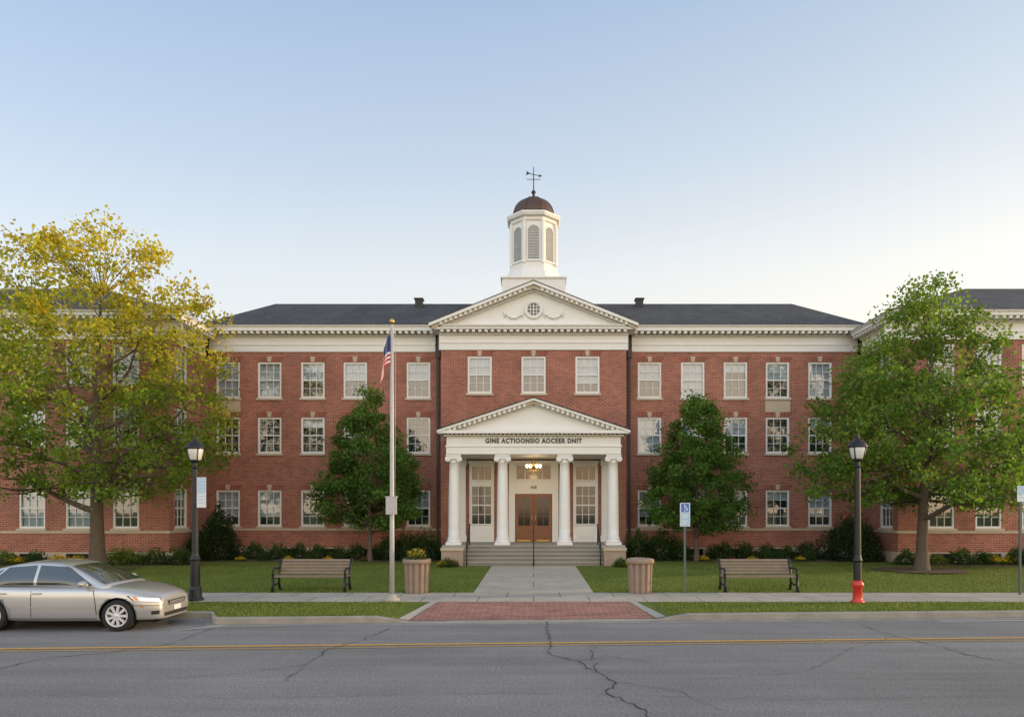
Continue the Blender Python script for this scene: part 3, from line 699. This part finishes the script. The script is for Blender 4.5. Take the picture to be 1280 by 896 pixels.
BM={'dark':mkb('shrub',.55,.75,D,1500,.09,1),'dark2':mkb('shrub',.6,.7,(.075,.13,.03),1500,.09,2),'light':mkb('shrub',.6,.6,Lg,1500,.09,3),
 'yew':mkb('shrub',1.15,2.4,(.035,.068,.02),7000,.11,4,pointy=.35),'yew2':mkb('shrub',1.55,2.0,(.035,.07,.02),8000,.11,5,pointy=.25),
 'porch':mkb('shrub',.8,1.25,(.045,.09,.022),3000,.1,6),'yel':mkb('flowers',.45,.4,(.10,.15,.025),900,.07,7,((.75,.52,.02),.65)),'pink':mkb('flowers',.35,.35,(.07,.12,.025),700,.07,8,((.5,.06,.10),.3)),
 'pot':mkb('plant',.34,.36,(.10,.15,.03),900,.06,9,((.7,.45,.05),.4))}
LB={'dark':('shrub','small rounded dark green shrub in mulch bed'),'dark2':('shrub','small rounded green shrub in mulch bed'),'light':('shrub','light green low shrub by the brick wall'),'yew':('tall_shrub','tall dark evergreen shrub in building corner'),'yew2':('tall_shrub','wide dark evergreen shrub in building corner'),'porch':('shrub','dark green shrub beside the entrance steps'),'yel':('flowering_plant','low plant with yellow flowers in mulch bed'),'pink':('flowering_plant','low plant with pink flowers in mulch bed')}
def bush(k,px,Y,s=1,hs=1):
    nm,lb=LB[k]; o=ob(nm,BM[k],None,(PX(px,Y),Y,.19)); o.scale=(s,s,s*hs); o.rotation_euler[2]=random.uniform(0,6); o['label']=lb; o['category']='flower' if 'flower' in nm else 'shrub'
    o['group']='garden bed plants'
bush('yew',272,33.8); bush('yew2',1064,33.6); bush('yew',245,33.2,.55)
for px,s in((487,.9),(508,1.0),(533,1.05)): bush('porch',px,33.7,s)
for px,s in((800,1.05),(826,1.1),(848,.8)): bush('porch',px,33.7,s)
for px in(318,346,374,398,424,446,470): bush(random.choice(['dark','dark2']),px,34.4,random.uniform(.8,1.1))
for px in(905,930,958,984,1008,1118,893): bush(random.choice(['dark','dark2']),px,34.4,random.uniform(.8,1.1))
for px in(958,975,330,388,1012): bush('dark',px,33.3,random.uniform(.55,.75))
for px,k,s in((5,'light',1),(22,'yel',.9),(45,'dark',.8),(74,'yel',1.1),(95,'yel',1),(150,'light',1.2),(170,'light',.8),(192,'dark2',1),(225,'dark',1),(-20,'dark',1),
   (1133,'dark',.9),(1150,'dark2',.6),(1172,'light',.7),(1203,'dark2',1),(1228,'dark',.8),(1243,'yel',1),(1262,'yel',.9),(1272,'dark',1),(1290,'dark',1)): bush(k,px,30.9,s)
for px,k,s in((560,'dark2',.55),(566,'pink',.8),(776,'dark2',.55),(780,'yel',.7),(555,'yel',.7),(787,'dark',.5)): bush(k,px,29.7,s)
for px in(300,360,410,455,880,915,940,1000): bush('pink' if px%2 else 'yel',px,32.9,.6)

# ------------------------------------------------------------ benches
def bench(x,y,group='park benches'):
    T=thing('park_bench','brown slatted bench with black metal legs on lawn edge','bench',(x,y,.146),group)
    mb=MB()
    for i in range(5): mb.box(-1.1,1.1,-.26+.105*i,-.17+.105*i,.43,.462)
    ob('seat',mb.mesh('seat',['slat']),T,world=False)
    mb=MB()
    for i in range(5):
        z=.50+.088*i; yy=.27+.042*i; mb.prism([(yy,z),(yy+.03,z+.006),(yy+.055,z+.066),(yy+.025,z+.060)],'x',-1.1,1.1)
    ob('backrest',mb.mesh('backrest',['slat']),T,world=False)
    lm=MB()
    lm.tube([(0,-.3,0),(0,-.26,.2),(0,-.24,.42)],[.045,.038,.04],8); lm.tube([(0,.36,0),(0,.26,.2),(0,.27,.44),(0,.35,.7),(0,.5,.95)],.036,8); lm.box(-.03,.03,-.27,.3,.395,.428)
    lm.tube([(0,-.24,.42),(0,-.27,.62),(0,-.1,.68),(0,.33,.66)],.032,8); lm.box(-.05,.05,-.36,-.24,0,.03); lm.box(-.05,.05,.3,.42,0,.03); lm.tube([(0,-.24,.25),(0,0,.18),(0,.27,.25)],.022,6)
    me=lm.mesh('leg',['black'])
    for xx in(-1.06,1.06): ob('leg',me,T,(xx,0,0),world=False)
bench(PX(389.5,21.4),21.4); bench(PX(948,21.4),21.4)
def planter(x,y,fl):
    T=thing('planter' if fl else 'litter_bin','ribbed tan planter full of flowers beside the path' if fl else 'ribbed tan concrete litter bin beside the path','planter' if fl else 'bin',(x,y,.15))
    mb=MB(); n=72; prof=[(.325,0),(.335,.05),(.35,.5),(.365,.86)]
    vs=[];fs=[]
    for r,z in prof:
        for i in range(n):
            a=2*math.pi*i/n; q=r*(1+(.0 if i%6<4 else -.16)); vs.append((q*math.cos(a),q*math.sin(a),z))
    for j in range(3):
        for i in range(n): fs.append((j*n+i,j*n+(i+1)%n,(j+1)*n+(i+1)%n,(j+1)*n+i))
    fs.append(tuple(range(n))); mb.add(vs,fs); ob('body',mb.mesh('body',['bin']),T,world=False)
    mb=MB()
    if fl: mb.lathe([(.36,.84),(.41,.86),(.41,.97),(.38,.985),(.34,.97),(.33,.9),(0,.9)],(0,0,0),32)
    else: mb.lathe([(.36,.84),(.41,.86),(.41,.95),(.38,.98),(.30,1.0),(.2,1.01),(.19,.96),(0,.95)],(0,0,0),32)
    ob('rim' if fl else 'lid',mb.mesh('rim',['bin']),T,world=False)
    if fl: ob('flowers',BM['pot'],T,(0,0,.92),world=False)
planter(PX(521,21),21,True); planter(PX(800,21),21,False)
# flagpole
FX,FY=PX(490,19.2),19.2
T=thing('flagpole','tall pale metal flagpole on a round concrete footing','flagpole',(FX,FY,.14))
mb=MB(); mb.lathe([(.068,0),(.062,2),(.055,4),(.042,7.35),(.0,7.36)],(0,0,0),16); ob('pole',mb.mesh('pole',['pole']),T,world=False)
mb=MB(); mb.lathe([(.22,0),(.22,.05),(.13,.1),(.11,.16),(.085,.18)],(0,0,0),20); ob('footing',mb.mesh('footing',['conc']),T,world=False)
mb=MB(); mb.lathe([(0,7.34),(.05,7.38),(.065,7.44),(.05,7.5),(0,7.53)],(0,0,0),16); ob('finial',mb.mesh('finial',['brass']),T,world=False)
mb=MB(); mb.box(-.14,.14,-.13,-.05,2.3,2.75); mb.box(-.16,.16,-.14,.0,2.75,2.78); mb.tube([(.1,-.07,2.78),(.1,-.02,7.2)],.006,4); ob('control_box',mb.mesh('control_box',['pole']),T,world=False)
nu,nv=48,52; vs=[];fs=[];mi=[]
for i in range(nu+1):
    for j in range(nv+1):
        u=i/nu; v=j/nv
        z=7.20-v*.76*(1-.1*u)-u*.92-.03*math.sin(u*9+v*2); x=-.03-.27*(u**.3)*(.75+.25*v)+.03*math.sin(u*11+v*3)*min(1,u*4); y=-.06-.06*math.sin(u*11+1.5*v)*min(1,u*5)-.05*u
        vs.append((x,y,z))
for i in range(nu):
    for j in range(nv):
        fs.append((i*(nv+1)+j,(i+1)*(nv+1)+j,(i+1)*(nv+1)+j+1,i*(nv+1)+j+1))
        u=i/nu; v=j/nv
        if u<.4 and v<7/13: m=2 if not((i%4==2) and (j%4==2)) else 1
        else: m=0 if int(v*13)%2==0 else 1
        mi.append(m)
mb=MB(); mb.add(vs,fs,0,True); mb.m=mi
Fl=ob('flag',mb.mesh('flag',['flagred','flagwhite','flagblue'],False),None,(FX,FY,.0)); Fl['label']='limp American flag hanging folded on the pole'; Fl['category']='flag'
def lamp(x,y,red=False):
    T=thing('street_lamp','black street lamp with glass lantern and red painted base' if red else 'black cast metal street lamp with glass lantern top','street lamp',(x,y,.145),'street lamps along the sidewalk')
    mb=MB()
    if red: mb.lathe([(.10,.0),(.10,1.05),(.12,1.10),(.095,1.18),(.085,1.25),(.07,3.5),(.09,3.53),(.06,3.58),(.06,3.66),(.12,3.72)],(0,0,0),14,0,False)
    else: mb.lathe([(.21,0),(.21,.06),(.17,.10),(.16,.30),(.125,.38),(.12,1.05),(.14,1.10),(.10,1.18),(.085,1.25),(.07,3.5),(.09,3.53),(.06,3.58),(.06,3.66),(.12,3.72)],(0,0,0),14,0,False)
    ob('post',mb.mesh('post',['black']),T,world=False)
    if red:
        mb=MB(); mb.lathe([(.17,0),(.17,.04),(.13,.07),(.12,.12),(.115,.40),(.15,.43),(.15,.49),(.13,.53),(.11,.58)],(0,0,0),18); ob('base',mb.mesh('base',['red']),T,world=False)
    mb=MB(); mb.lathe([(.10,3.72),(.15,3.76),(.205,4.02),(.19,4.05)],(0,0,0),16); ob('lantern_glass',mb.mesh('lantern_glass',['lampglass']),T,world=False)
    mb=MB(); mb.lathe([(.20,4.03),(.255,4.04),(.25,4.07),(.20,4.15),(.10,4.23),(.045,4.26),(.05,4.3),(.02,4.33),(.03,4.37),(0,4.42)],(0,0,0),16)
    for k in range(4):
        a=k*math.pi/2+.78; mb.tube([(.105*math.cos(a),.105*math.sin(a),3.72),(.155*math.cos(a),.155*math.sin(a),3.76),(.21*math.cos(a),.21*math.sin(a),4.04)],.018,4)
    mb.lathe([(.12,3.7),(.13,3.74)],(0,0,0),12)
    ob('lamp_cap',mb.mesh('lamp_cap',['black']),T,world=False)
lamp(PX(244,19.2),19.2); lamp(PX(1072,18.75),18.75,True)
def signpost(x,y,name,label,h,w,z0,z1,kind):
    T=thing(name,label,'sign',(x,y,.14)); 
    if kind!='lamp':
        mb=MB(); mb.box(-.03,.03,-.02,.02,0,h); mb.box(-.018,.018,-.024,-.0195,0,h-.02); ob('post',mb.mesh('post',['galv']),T,world=False)
    else:
        mb=MB(); mb.tube([(-w/2-.1,.02,z1-.05),(w/2,.0,z1-.05)],.012,5); mb.tube([(-w/2-.1,.02,z0+.05),(w/2,.0,z0+.05)],.012,5); ob('bracket',mb.mesh('bracket',['black']),T,world=False)
    mb=MB(); mb.box(-w/2,w/2,-.036,-.026,z0,z1,0); ob('plate',mb.mesh('plate',['signw']),T,world=False)
    mb=MB()
    if kind=='hc':
        zc=z0+.53; mb.box(-.115,.115,-.0395,-.0365,z0+.41,z0+.66,0)
        y0,y1=-.044,-.040
        mb.lathe([(.018,y0),(.018,y1)],(-.01,0,zc+.09),12,1,axis='y')
        for a in np.linspace(-2.6,.6,9)[:-1]:
            r=.06; b=a+.4; c=(0,zc-.03)
            mb.prism([(c[0]+r*math.cos(a),c[1]+r*math.sin(a)),(c[0]+r*math.cos(b),c[1]+r*math.sin(b)),(c[0]+(r-.018)*math.cos(b),c[1]+(r-.018)*math.sin(b)),(c[0]+(r-.018)*math.cos(a),c[1]+(r-.018)*math.sin(a))],'y',y0,y1,1)
        mb.box(-.02,.005,y0,y1,zc,zc+.075,1); mb.box(-.02,.06,y0-.001,y1,zc-.01,zc+.010,1); mb.prism([(.045,zc),(.062,zc),(.085,zc-.075),(.068,zc-.08)],'y',y0-.002,y1,1); mb.box(-.02,.05,y0-.003,y1,zc+.045,zc+.058,1)
        mb.box(-.125,.125,-.0385,-.0364,z0+.02,z0+.39,2)
        for z_,a,b in((.31,-.10,.10),(.24,-.08,.08),(.14,-.09,.09),(.07,-.10,.06)): mb.box(a,b,-.041,-.0387,z0+z_,z0+z_+.03,1)
    else:
        mb.box(-w/2+.012,w/2-.012,-.0385,-.0364,(z0+z1)/2+.02,z1-.012,2)
        zz=z1-.09; r_=random.Random(4)
        while zz>z0+.05:
            a=-w/2+.03; 
            while a<w/2-.05:
                l=r_.uniform(.02,.05); mb.box(a,min(a+l,w/2-.03),-.041,-.0387,zz,zz+.025,2 if zz<(z0+z1)/2 else 1); a+=l+.015
            zz-=.085
        mb.box(-w/2+.01,w/2-.01,-.0392,-.0366,(z0+z1)/2-.008,(z0+z1)/2+.008,2)
    ob('sign_marks',mb.mesh('sign_marks',['blue','signw','ltblue']),T,world=False)
signpost(PX(856,20.9),20.9,'accessible_parking_sign','blue and white accessible parking sign on thin post',2.6,.29,1.94,2.62,'hc')
signpost(PX(252.5,19.1),19.1,'banner_sign','small pale blue and white sign on lamp post',0,.24,2.48,3.28,'lamp')
signpost(PX(1275,20.5),20.5,'street_sign','white and blue notice sign on dark post',3.1,.20,2.65,3.1,'x')

# ------------------------------------------------------------ car
M['paint']=mat('silver_paint',(.47,.46,.445),.28,metal=.55,var=.04,coat=.8)
M['tyre']=mat('tyre',(.015,.015,.015),.85); M['rim']=mat('alloy',(.60,.60,.60),.35,metal=.4); M['plast']=mat('black_plastic',(.012,.012,.012),.6)
M['carglass']=mat('car_glass',(.025,.03,.03),.04,spec=.9,coat=.5); M['lens']=mat('lamp_lens',(.80,.82,.85),.08,metal=.2,coat=1); M['amber']=mat('amber_lens',(.7,.22,.02),.2,coat=1); M['redlens']=mat('red_lens',(.4,.01,.01),.2,coat=1)
M['seam']=mat('seam',(.02,.02,.02),.8)
carO=Vector((-10.12,16.02,0)); T=thing('parked_car','silver grey four door sedan parked along the kerb','car',carO)
st=[(-2.48,.60,.80,.38),(-2.46,.68,.88,.34),(-2.42,.74,.93,.30),(-2.25,.80,.98,.26),(-1.95,.85,1.0,.24),(-1.33,.875,.98,.21),(-.7,.885,.96,.19),(0,.885,.95,.19),(.6,.885,.955,.19),(1.0,.88,.96,.19),(1.33,.868,.925,.2),(1.65,.84,.865,.2),(1.88,.795,.80,.2),(2.02,.74,.75,.20),(2.11,.67,.71,.21),(2.16,.59,.67,.23),(2.18,.48,.62,.27)]
sec=lambda w,zt,zb:[(0,zt+.02),(.5*w,zt+.012),(.8*w,zt-.012),(.93*w,zt-.045),(.98*w,zt-.10),(1.0*w,zt-.22),(1.0*w,zb+.42*(zt-zb)),(.995*w,zb+.2),(.975*w,zb+.1),(.93*w,zb),(.5*w,zb-.01),(0,zb-.01)]
def loft(stations,secf):
    vs=[];fs=[];rings=[]
    for q in stations:
        h=secf(*q[1:]); ring=[(q[0],-a,b) for a,b in h]+[(q[0],a,b) for a,b in h[-2:0:-1]]; rings.append(ring); vs+=ring
    n=len(rings[0])
    for i in range(len(rings)-1):
        for j in range(n): fs.append((i*n+j,i*n+(j+1)%n,(i+1)*n+(j+1)%n,(i+1)*n+j))
    fs.append(tuple(range(n))); fs.append(tuple(range((len(rings)-1)*n,len(rings)*n)))
    return vs,fs
def evalmesh(o):
    bpy.context.view_layer.update()
    dg=bpy.context.evaluated_depsgraph_get(); return bpy.data.meshes.new_from_object(o.evaluated_get(dg))
vs,fs=loft(st,sec); mb=MB(); mb.add(vs,fs,0,True); bodyme=mb.mesh('body',['paint','plast'])
tmp=ob('tmpbody',bodyme); sb=tmp.modifiers.new('s','SUBSURF'); sb.levels=2; sb.render_levels=2
smooth=evalmesh(tmp); bpy.data.objects.remove(tmp)
bv=BVHTree.FromPolygons([v.co.copy() for v in smooth.vertices],[tuple(p.vertices) for p in smooth.polygons])
WXs=(-1.33,1.34)
def cutwheels():
    for att in range(12):
        cur=smooth.copy(); ok=True
        for wx in WXs:
            for s in(-1,1):
                cb=MB(); nn=36+att*2; ph=.013+.017*att; y0=.597+.003*att
                pr=[(.375,s*y0),(.3752,s*1.1)]; cb.lathe(pr,(wx+.0013*att,0,.3351),nn,0,False,axis='y',phase=ph)
                ctm=cb.mesh('tmpcut',['plast']); a=ob('tmpa',cur); c=ob('tmpb',ctm)
                b_=a.modifiers.new('b','BOOLEAN'); b_.object=c; b_.operation='DIFFERENCE'; b_.solver='EXACT' if att%3<2 else 'FAST'
                new=evalmesh(a); bpy.data.objects.remove(a); bpy.data.objects.remove(c)
                my=max(abs(v.co.y) for v in new.vertices)
                # the arch must really be open: no face centre left inside the arch disc on that side
                left=sum(p.area for p in new.polygons if math.hypot(p.center.x-wx,p.center.z-.335)<.34 and p.center.y*s>.72)
                hood=[p.normal.z for p in new.polygons if 1.0<p.center.x<1.6 and abs(p.center.y)<.3 and p.center.z>.8]
                if my>.93 or left>.02 or not hood or min(hood)<0: ok=False; break
                cur=new
            if not ok: break
        if ok: print('car body cut ok, attempt',att); return cur
    print('car body cut fallback')
    import bmesh
    bm=bmesh.new(); bm.from_mesh(smooth)
    dl=[f for f in bm.faces if any(math.hypot(f.calc_center_median().x-wx,f.calc_center_median().z-.335)<.37 for wx in WXs) and abs(f.calc_center_median().y)>.6]
    bmesh.ops.delete(bm,geom=dl,context='FACES'); r=bpy.data.meshes.new('body'); bm.to_mesh(r); bm.free(); return r
me=cutwheels(); me.name='body'
me.materials.clear(); me.materials.append(M['paint']); me.materials.append(M['plast'])
for p in me.polygons:
    c=p.center; p.material_index=0; p.use_smooth=True
    for wx in WXs:
        if math.hypot(c.x-wx,c.z-.335)<.379 and abs(c.y)>.55 and (abs(p.normal.y)<.3 or abs(c.y)<.66): p.material_index=1; p.use_smooth=False
    if p.normal.z<-.8 and c.z<.4: p.material_index=1
ob('body',me,T,world=False)
cs=[(-2.12,.96),(-1.85,1.10),(-1.5,1.28),(-1.1,1.39),(-.65,1.45),(-.25,1.455),(.08,1.42),(.38,1.31),(.7,1.15),(.98,1.01),(1.18,.93)]
hw=lambda z:.825-max(0,z-.9)*.46
def csec(zt):
    zz=max(zt-.055,.905); b=.86
    return [(0,zt+.015),(.45*hw(zz),zt+.008),(hw(zz)-.06,zt-.012),(hw(zz)-.012,zz+.012),(hw(zz),zz-.02),(hw(.5*(zz+b)),.5*(zz+b)),(hw(b),b),(0,b)]
vs,fs=loft([(a,z) for a,z in cs],csec); mb=MB(); mb.add(vs,fs,0,True); tmp=ob('tmpc',mb.mesh('cabin',['paint'])); sb=tmp.modifiers.new('s','SUBSURF'); sb.levels=2
cm_=evalmesh(tmp); cm_.name='roof'; cv=BVHTree.FromPolygons([v.co.copy() for v in cm_.vertices],[tuple(p.vertices) for p in cm_.polygons]); bpy.data.objects.remove(tmp)
ob('roof',cm_,T,world=False)
def patch(name,bvh,org,U,V,dr,quad,matk,nu=14,nv=10,off=.005,par=T):
    org,U,V,dr=map(Vector,(org,U,V,dr)); dr.normalize(); vs=[];fs=[];q=[Vector(c) for c in quad]
    for i in range(nu+1):
        for j in range(nv+1):
            a,b=i/nu,j/nv; c=q[0].lerp(q[1],a).lerp(q[3].lerp(q[2],a),b)
            p=org+U*c.x+V*c.y; h=bvh.ray_cast(p,dr)
            if h[0] is None: vs.append(None)
            else: vs.append(h[0]-dr*off)
    idx={};out=[]
    for k,v in enumerate(vs):
        if v is not None: idx[k]=len(out); out.append(v)
    for i in range(nu):
        for j in range(nv):
            f=(i*(nv+1)+j,(i+1)*(nv+1)+j,(i+1)*(nv+1)+j+1,i*(nv+1)+j+1)
            if all(k in idx for k in f): fs.append(tuple(idx[k] for k in f))
    mb=MB(); mb.add(out,fs,0,True)
    return ob(name,mb.mesh(name,[matk],False),par,world=False)
for s in(-1,1):
    o=(0,s*3,0); U=(1,0,0); V=(0,0,1); d=(0,-s,0)
    patch('window',cv,o,U,V,d,[(-.42,.965),(.80,.965),(.20,1.345),(-.42,1.38)],'carglass')
    patch('window',cv,o,U,V,d,[(-1.44,.975),(-.49,.965),(-.49,1.38),(-1.08,1.335)],'carglass')
    patch('window',cv,o,U,V,d,[(-1.76,.985),(-1.49,.975),(-1.17,1.30),(-1.24,1.27)],'carglass')
    for ln in([(-.455,.24),(-.455,.94)],[(.92,.35),(.90,.60),(.84,.93)],[(-1.02,.60),(-1.28,.80),(-1.32,.95)],[(-1.0,.36),(-1.02,.60)],[(-1.0,.27),(.92,.27)],[(-1.3,.945),(.86,.935)]):
        for a,b in zip(ln[:-1],ln[1:]):
            if abs(a[0]-b[0])<abs(a[1]-b[1]): q=[(a[0]-.007,a[1]),(a[0]+.007,a[1]),(b[0]+.007,b[1]),(b[0]-.007,b[1])]
            else: q=[(a[0],a[1]-.007),(b[0],b[1]-.007),(b[0],b[1]+.007),(a[0],a[1]+.007)]
            patch('door_seam',bv,o,U,V,d,q,'seam',nu=8,nv=8,off=.003)
    patch('rubbing_strip',bv,o,U,V,d,[(-.94,.50),(.90,.50),(.90,.53),(-.94,.53)],'paint',nu=12,nv=2,off=.018)
    for hx in(-.33,-1.08):
        mb=MB(); mb.tube([(hx-.09,s*.878,.80),(hx-.07,s*.905,.805),(hx+.07,s*.905,.805),(hx+.09,s*.878,.80)],.015,6); ob('door_handle',mb.mesh('door_handle',['paint']),T,world=False)
    mb2=MB(); mb2.tube([(.70,s*.80,.96),(.69,s*.88,.99)],.03,8)
    l=MB(); l.lathe([(0,-.12),(.06,-.10),(.08,-.03),(.08,.04),(.055,.10),(0,.12)],(0,0,0),16,axis='y')
    l.v=[(.68+x*.8,s*.95+y,1.01+z*.85) for x,y,z in l.v]; mb2.add(l.v,l.f,0,True); ob('side_mirror',mb2.mesh('side_mirror',['paint']),T,world=False)
    dr=Vector((-.75,-s*.66,0)); org=Vector((1.9,s*.7,0))-dr*3; Ux=Vector((-.66*1,s*.75,0)) ; 
    patch('headlight_surround',bv,org,Ux,(0,0,1),dr,[(-.27,.572),(.25,.635),(.35,.752),(-.23,.697)],'seam',off=.003)
    patch('headlight',bv,org,Ux,(0,0,1),dr,[(-.25,.585),(.23,.645),(.31,.742),(-.21,.688)],'lens',off=.007)
    patch('turn_signal',bv,org,Ux,(0,0,1),dr,[(.16,.65),(.22,.655),(.28,.73),(.20,.725)],'amber',off=.011,nu=6,nv=4)
    patch('bumper_seam',bv,org,Ux,(0,0,1),dr,[(-.30,.525),(.40,.54),(.40,.552),(-.30,.537)],'seam',off=.004)
    patch('fog_light',bv,org,Ux,(0,0,1),dr,[(-.20,.34),(-.04,.34),(-.04,.42),(-.20,.42)],'plast',off=.006)
    patch('side_marker',bv,(0,s*3,0),(1,0,0),(0,0,1),(0,-s,0),[(1.80,.50),(1.88,.50),(1.88,.525),(1.80,.525)],'amber',nu=4,nv=2)
    patch('tail_light',bv,(-2.2,s*3,0),(1,0,0),(0,0,1),(0,-s,0),[(-.16,.70),(.1,.74),(.12,.88),(-.14,.86)],'redlens')
patch('windshield',cv,(2.5,0,2.9),(0,1,0),(-.7,0,.714),(-.714,0,-.7),[(-.72,-.33),(.72,-.33),(.55,.50),(-.55,.50)],'carglass',nu=18,nv=14,off=.006)
fo=(4,0,0); 
patch('grille',bv,fo,(0,1,0),(0,0,1),(-1,0,0),[(-.34,.50),(.34,.50),(.40,.60),(-.40,.60)],'plast',off=.006)
patch('lower_intake',bv,fo,(0,1,0),(0,0,1),(-1,0,0),[(-.5,.28),(.5,.28),(.52,.36),(-.52,.36)],'plast',off=.006)
mb=MB(); mb.box(2.185,2.2,-.15,.15,.375,.475); ob('licence_plate',mb.mesh('licence_plate',['signw']),T,world=False)
for z in(.53,.565):
    mb=MB(); mb.box(2.165,2.188,-.32,.32,z-.006,z+.006); ob('grille_bar',mb.mesh('grille_bar',['rim']),T,world=False)
# dark wheel housings behind the tyres
for wx in WXs:
    for s in(-1,1):
        mb=MB(); mb.lathe([(.36,s*.56),(.36,s*.60)],(wx,0,.335),30,0,False,axis='y'); ob('wheel_housing',mb.mesh('wheel_housing',['plast']),T,world=False)
tyre=MB(); tyre.lathe([(.225,-.10),(.30,-.105),(.325,-.085),(.332,-.05),(.332,.05),(.325,.085),(.30,.105),(.225,.10)],(0,0,0),40,axis='y'); meT=tyre.mesh('tyre',['tyre'])
rm=MB(); rm.lathe([(.236,-.10),(.218,-.108),(.20,-.07),(.20,.05),(.232,.09)],(0,0,0),36,0,axis='y')
rm.f=[f for f in rm.f if len(f)<30]; rm.m=rm.m[:len(rm.f)]; rm.sm=rm.sm[:len(rm.f)]
rm.lathe([(.205,-.045),(.205,-.04)],(0,0,0),30,1,axis='y')
rm.lathe([(0,-.108),(.035,-.11),(.055,-.10),(.055,-.04)],(0,0,0),16,0,axis='y')
for k in range(9):
    a=2*math.pi*k/9; ca,sa=math.cos(a),math.sin(a)
    pr=[(.04,-.022),(.21,-.030),(.21,.030),(.04,.022)]
    q=[(r*ca-t*sa,r*sa+t*ca) for r,t in pr]; rm.prism(q,'y',-.102,-.06,0)
meR=rm.mesh('rim',['rim','plast'])
# tyre caps would hide the rim: keep only the ring faces
tyre.f=[f for f in tyre.f if len(f)<30]; tyre.m=tyre.m[:len(tyre.f)]; tyre.sm=tyre.sm[:len(tyre.f)]; meT=tyre.mesh('tyre',['tyre'])
for wx in WXs:
    for s in(-1,1):
        w=ob('wheel',None,T,(wx,s*.765,.332),world=False,rot=0 if s<0 else math.pi); ob('tyre',meT,w,world=False); ob('rim',meR,w,world=False)

# ------------------------------------------------------------ camera, light
cam=bpy.data.cameras.new('camera'); co=bpy.data.objects.new('camera',cam); col.objects.link(co); sc.camera=co
co.location=(0,0,CH); co.rotation_euler=(math.pi/2,0,0); cam.sensor_width=36; cam.lens=36*F/1280; cam.clip_end=3000; cam.clip_start=.1
cam.shift_x=-(CX-640)/1280; cam.shift_y=(HY-448)/1280
EL,AZ=math.radians(9),math.radians(78)
S=Vector((math.sin(AZ)*math.cos(EL),math.cos(AZ)*math.cos(EL),math.sin(EL)))
sd=bpy.data.lights.new('sun','SUN'); sd.energy=3.2; sd.angle=math.radians(.6); sd.color=(1,.76,.48); so=bpy.data.objects.new('sun',sd); col.objects.link(so)
so.rotation_euler=S.to_track_quat('Z','Y').to_euler(); so.location=(30,30,30)
w=bpy.data.worlds.new('World'); sc.world=w; w.use_nodes=True; nt=w.node_tree; L=nt.links
sky=nt.nodes.new('ShaderNodeTexSky'); sky.sky_type='NISHITA'; sky.sun_disc=False; sky.sun_elevation=EL; sky.sun_rotation=AZ; sky.altitude=0; sky.air_density=1; sky.dust_density=1.0; sky.ozone_density=1.0
bg=nt.nodes['Background']; bg.inputs['Strength'].default_value=.08; L.new(sky.outputs[0],bg.inputs['Color'])
# evening haze over the clear sky, glow added behind camera to light facade
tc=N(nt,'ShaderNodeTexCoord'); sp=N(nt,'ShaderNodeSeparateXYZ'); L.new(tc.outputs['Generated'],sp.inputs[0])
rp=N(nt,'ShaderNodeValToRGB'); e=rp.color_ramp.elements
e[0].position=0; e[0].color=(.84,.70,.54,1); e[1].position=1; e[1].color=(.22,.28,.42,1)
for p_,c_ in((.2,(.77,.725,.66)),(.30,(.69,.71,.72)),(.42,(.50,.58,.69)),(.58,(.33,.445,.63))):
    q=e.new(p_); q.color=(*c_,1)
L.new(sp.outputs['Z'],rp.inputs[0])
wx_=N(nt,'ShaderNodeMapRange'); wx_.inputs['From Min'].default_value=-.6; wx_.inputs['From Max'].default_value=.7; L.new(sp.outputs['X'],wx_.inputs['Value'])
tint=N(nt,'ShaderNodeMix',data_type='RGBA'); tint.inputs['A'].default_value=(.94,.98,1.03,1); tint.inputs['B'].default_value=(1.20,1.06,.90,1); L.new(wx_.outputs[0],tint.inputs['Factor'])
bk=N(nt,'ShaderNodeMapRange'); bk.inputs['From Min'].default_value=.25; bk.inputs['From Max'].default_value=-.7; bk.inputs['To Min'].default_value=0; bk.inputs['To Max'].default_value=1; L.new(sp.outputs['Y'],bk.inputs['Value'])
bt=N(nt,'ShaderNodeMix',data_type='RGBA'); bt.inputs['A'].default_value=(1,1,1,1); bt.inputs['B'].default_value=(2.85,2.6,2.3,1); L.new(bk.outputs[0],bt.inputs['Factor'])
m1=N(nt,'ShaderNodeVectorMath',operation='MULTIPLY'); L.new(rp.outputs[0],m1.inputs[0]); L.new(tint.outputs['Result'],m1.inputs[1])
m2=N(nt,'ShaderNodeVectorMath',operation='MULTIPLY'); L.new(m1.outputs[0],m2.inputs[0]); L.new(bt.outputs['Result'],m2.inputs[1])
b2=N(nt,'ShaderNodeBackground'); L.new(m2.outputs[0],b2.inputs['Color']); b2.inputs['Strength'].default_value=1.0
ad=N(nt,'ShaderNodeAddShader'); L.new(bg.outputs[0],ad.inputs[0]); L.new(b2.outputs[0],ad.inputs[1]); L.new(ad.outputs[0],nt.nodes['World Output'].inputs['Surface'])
sc.view_settings.view_transform='Standard'; sc.view_settings.look='None'; sc.view_settings.exposure=0
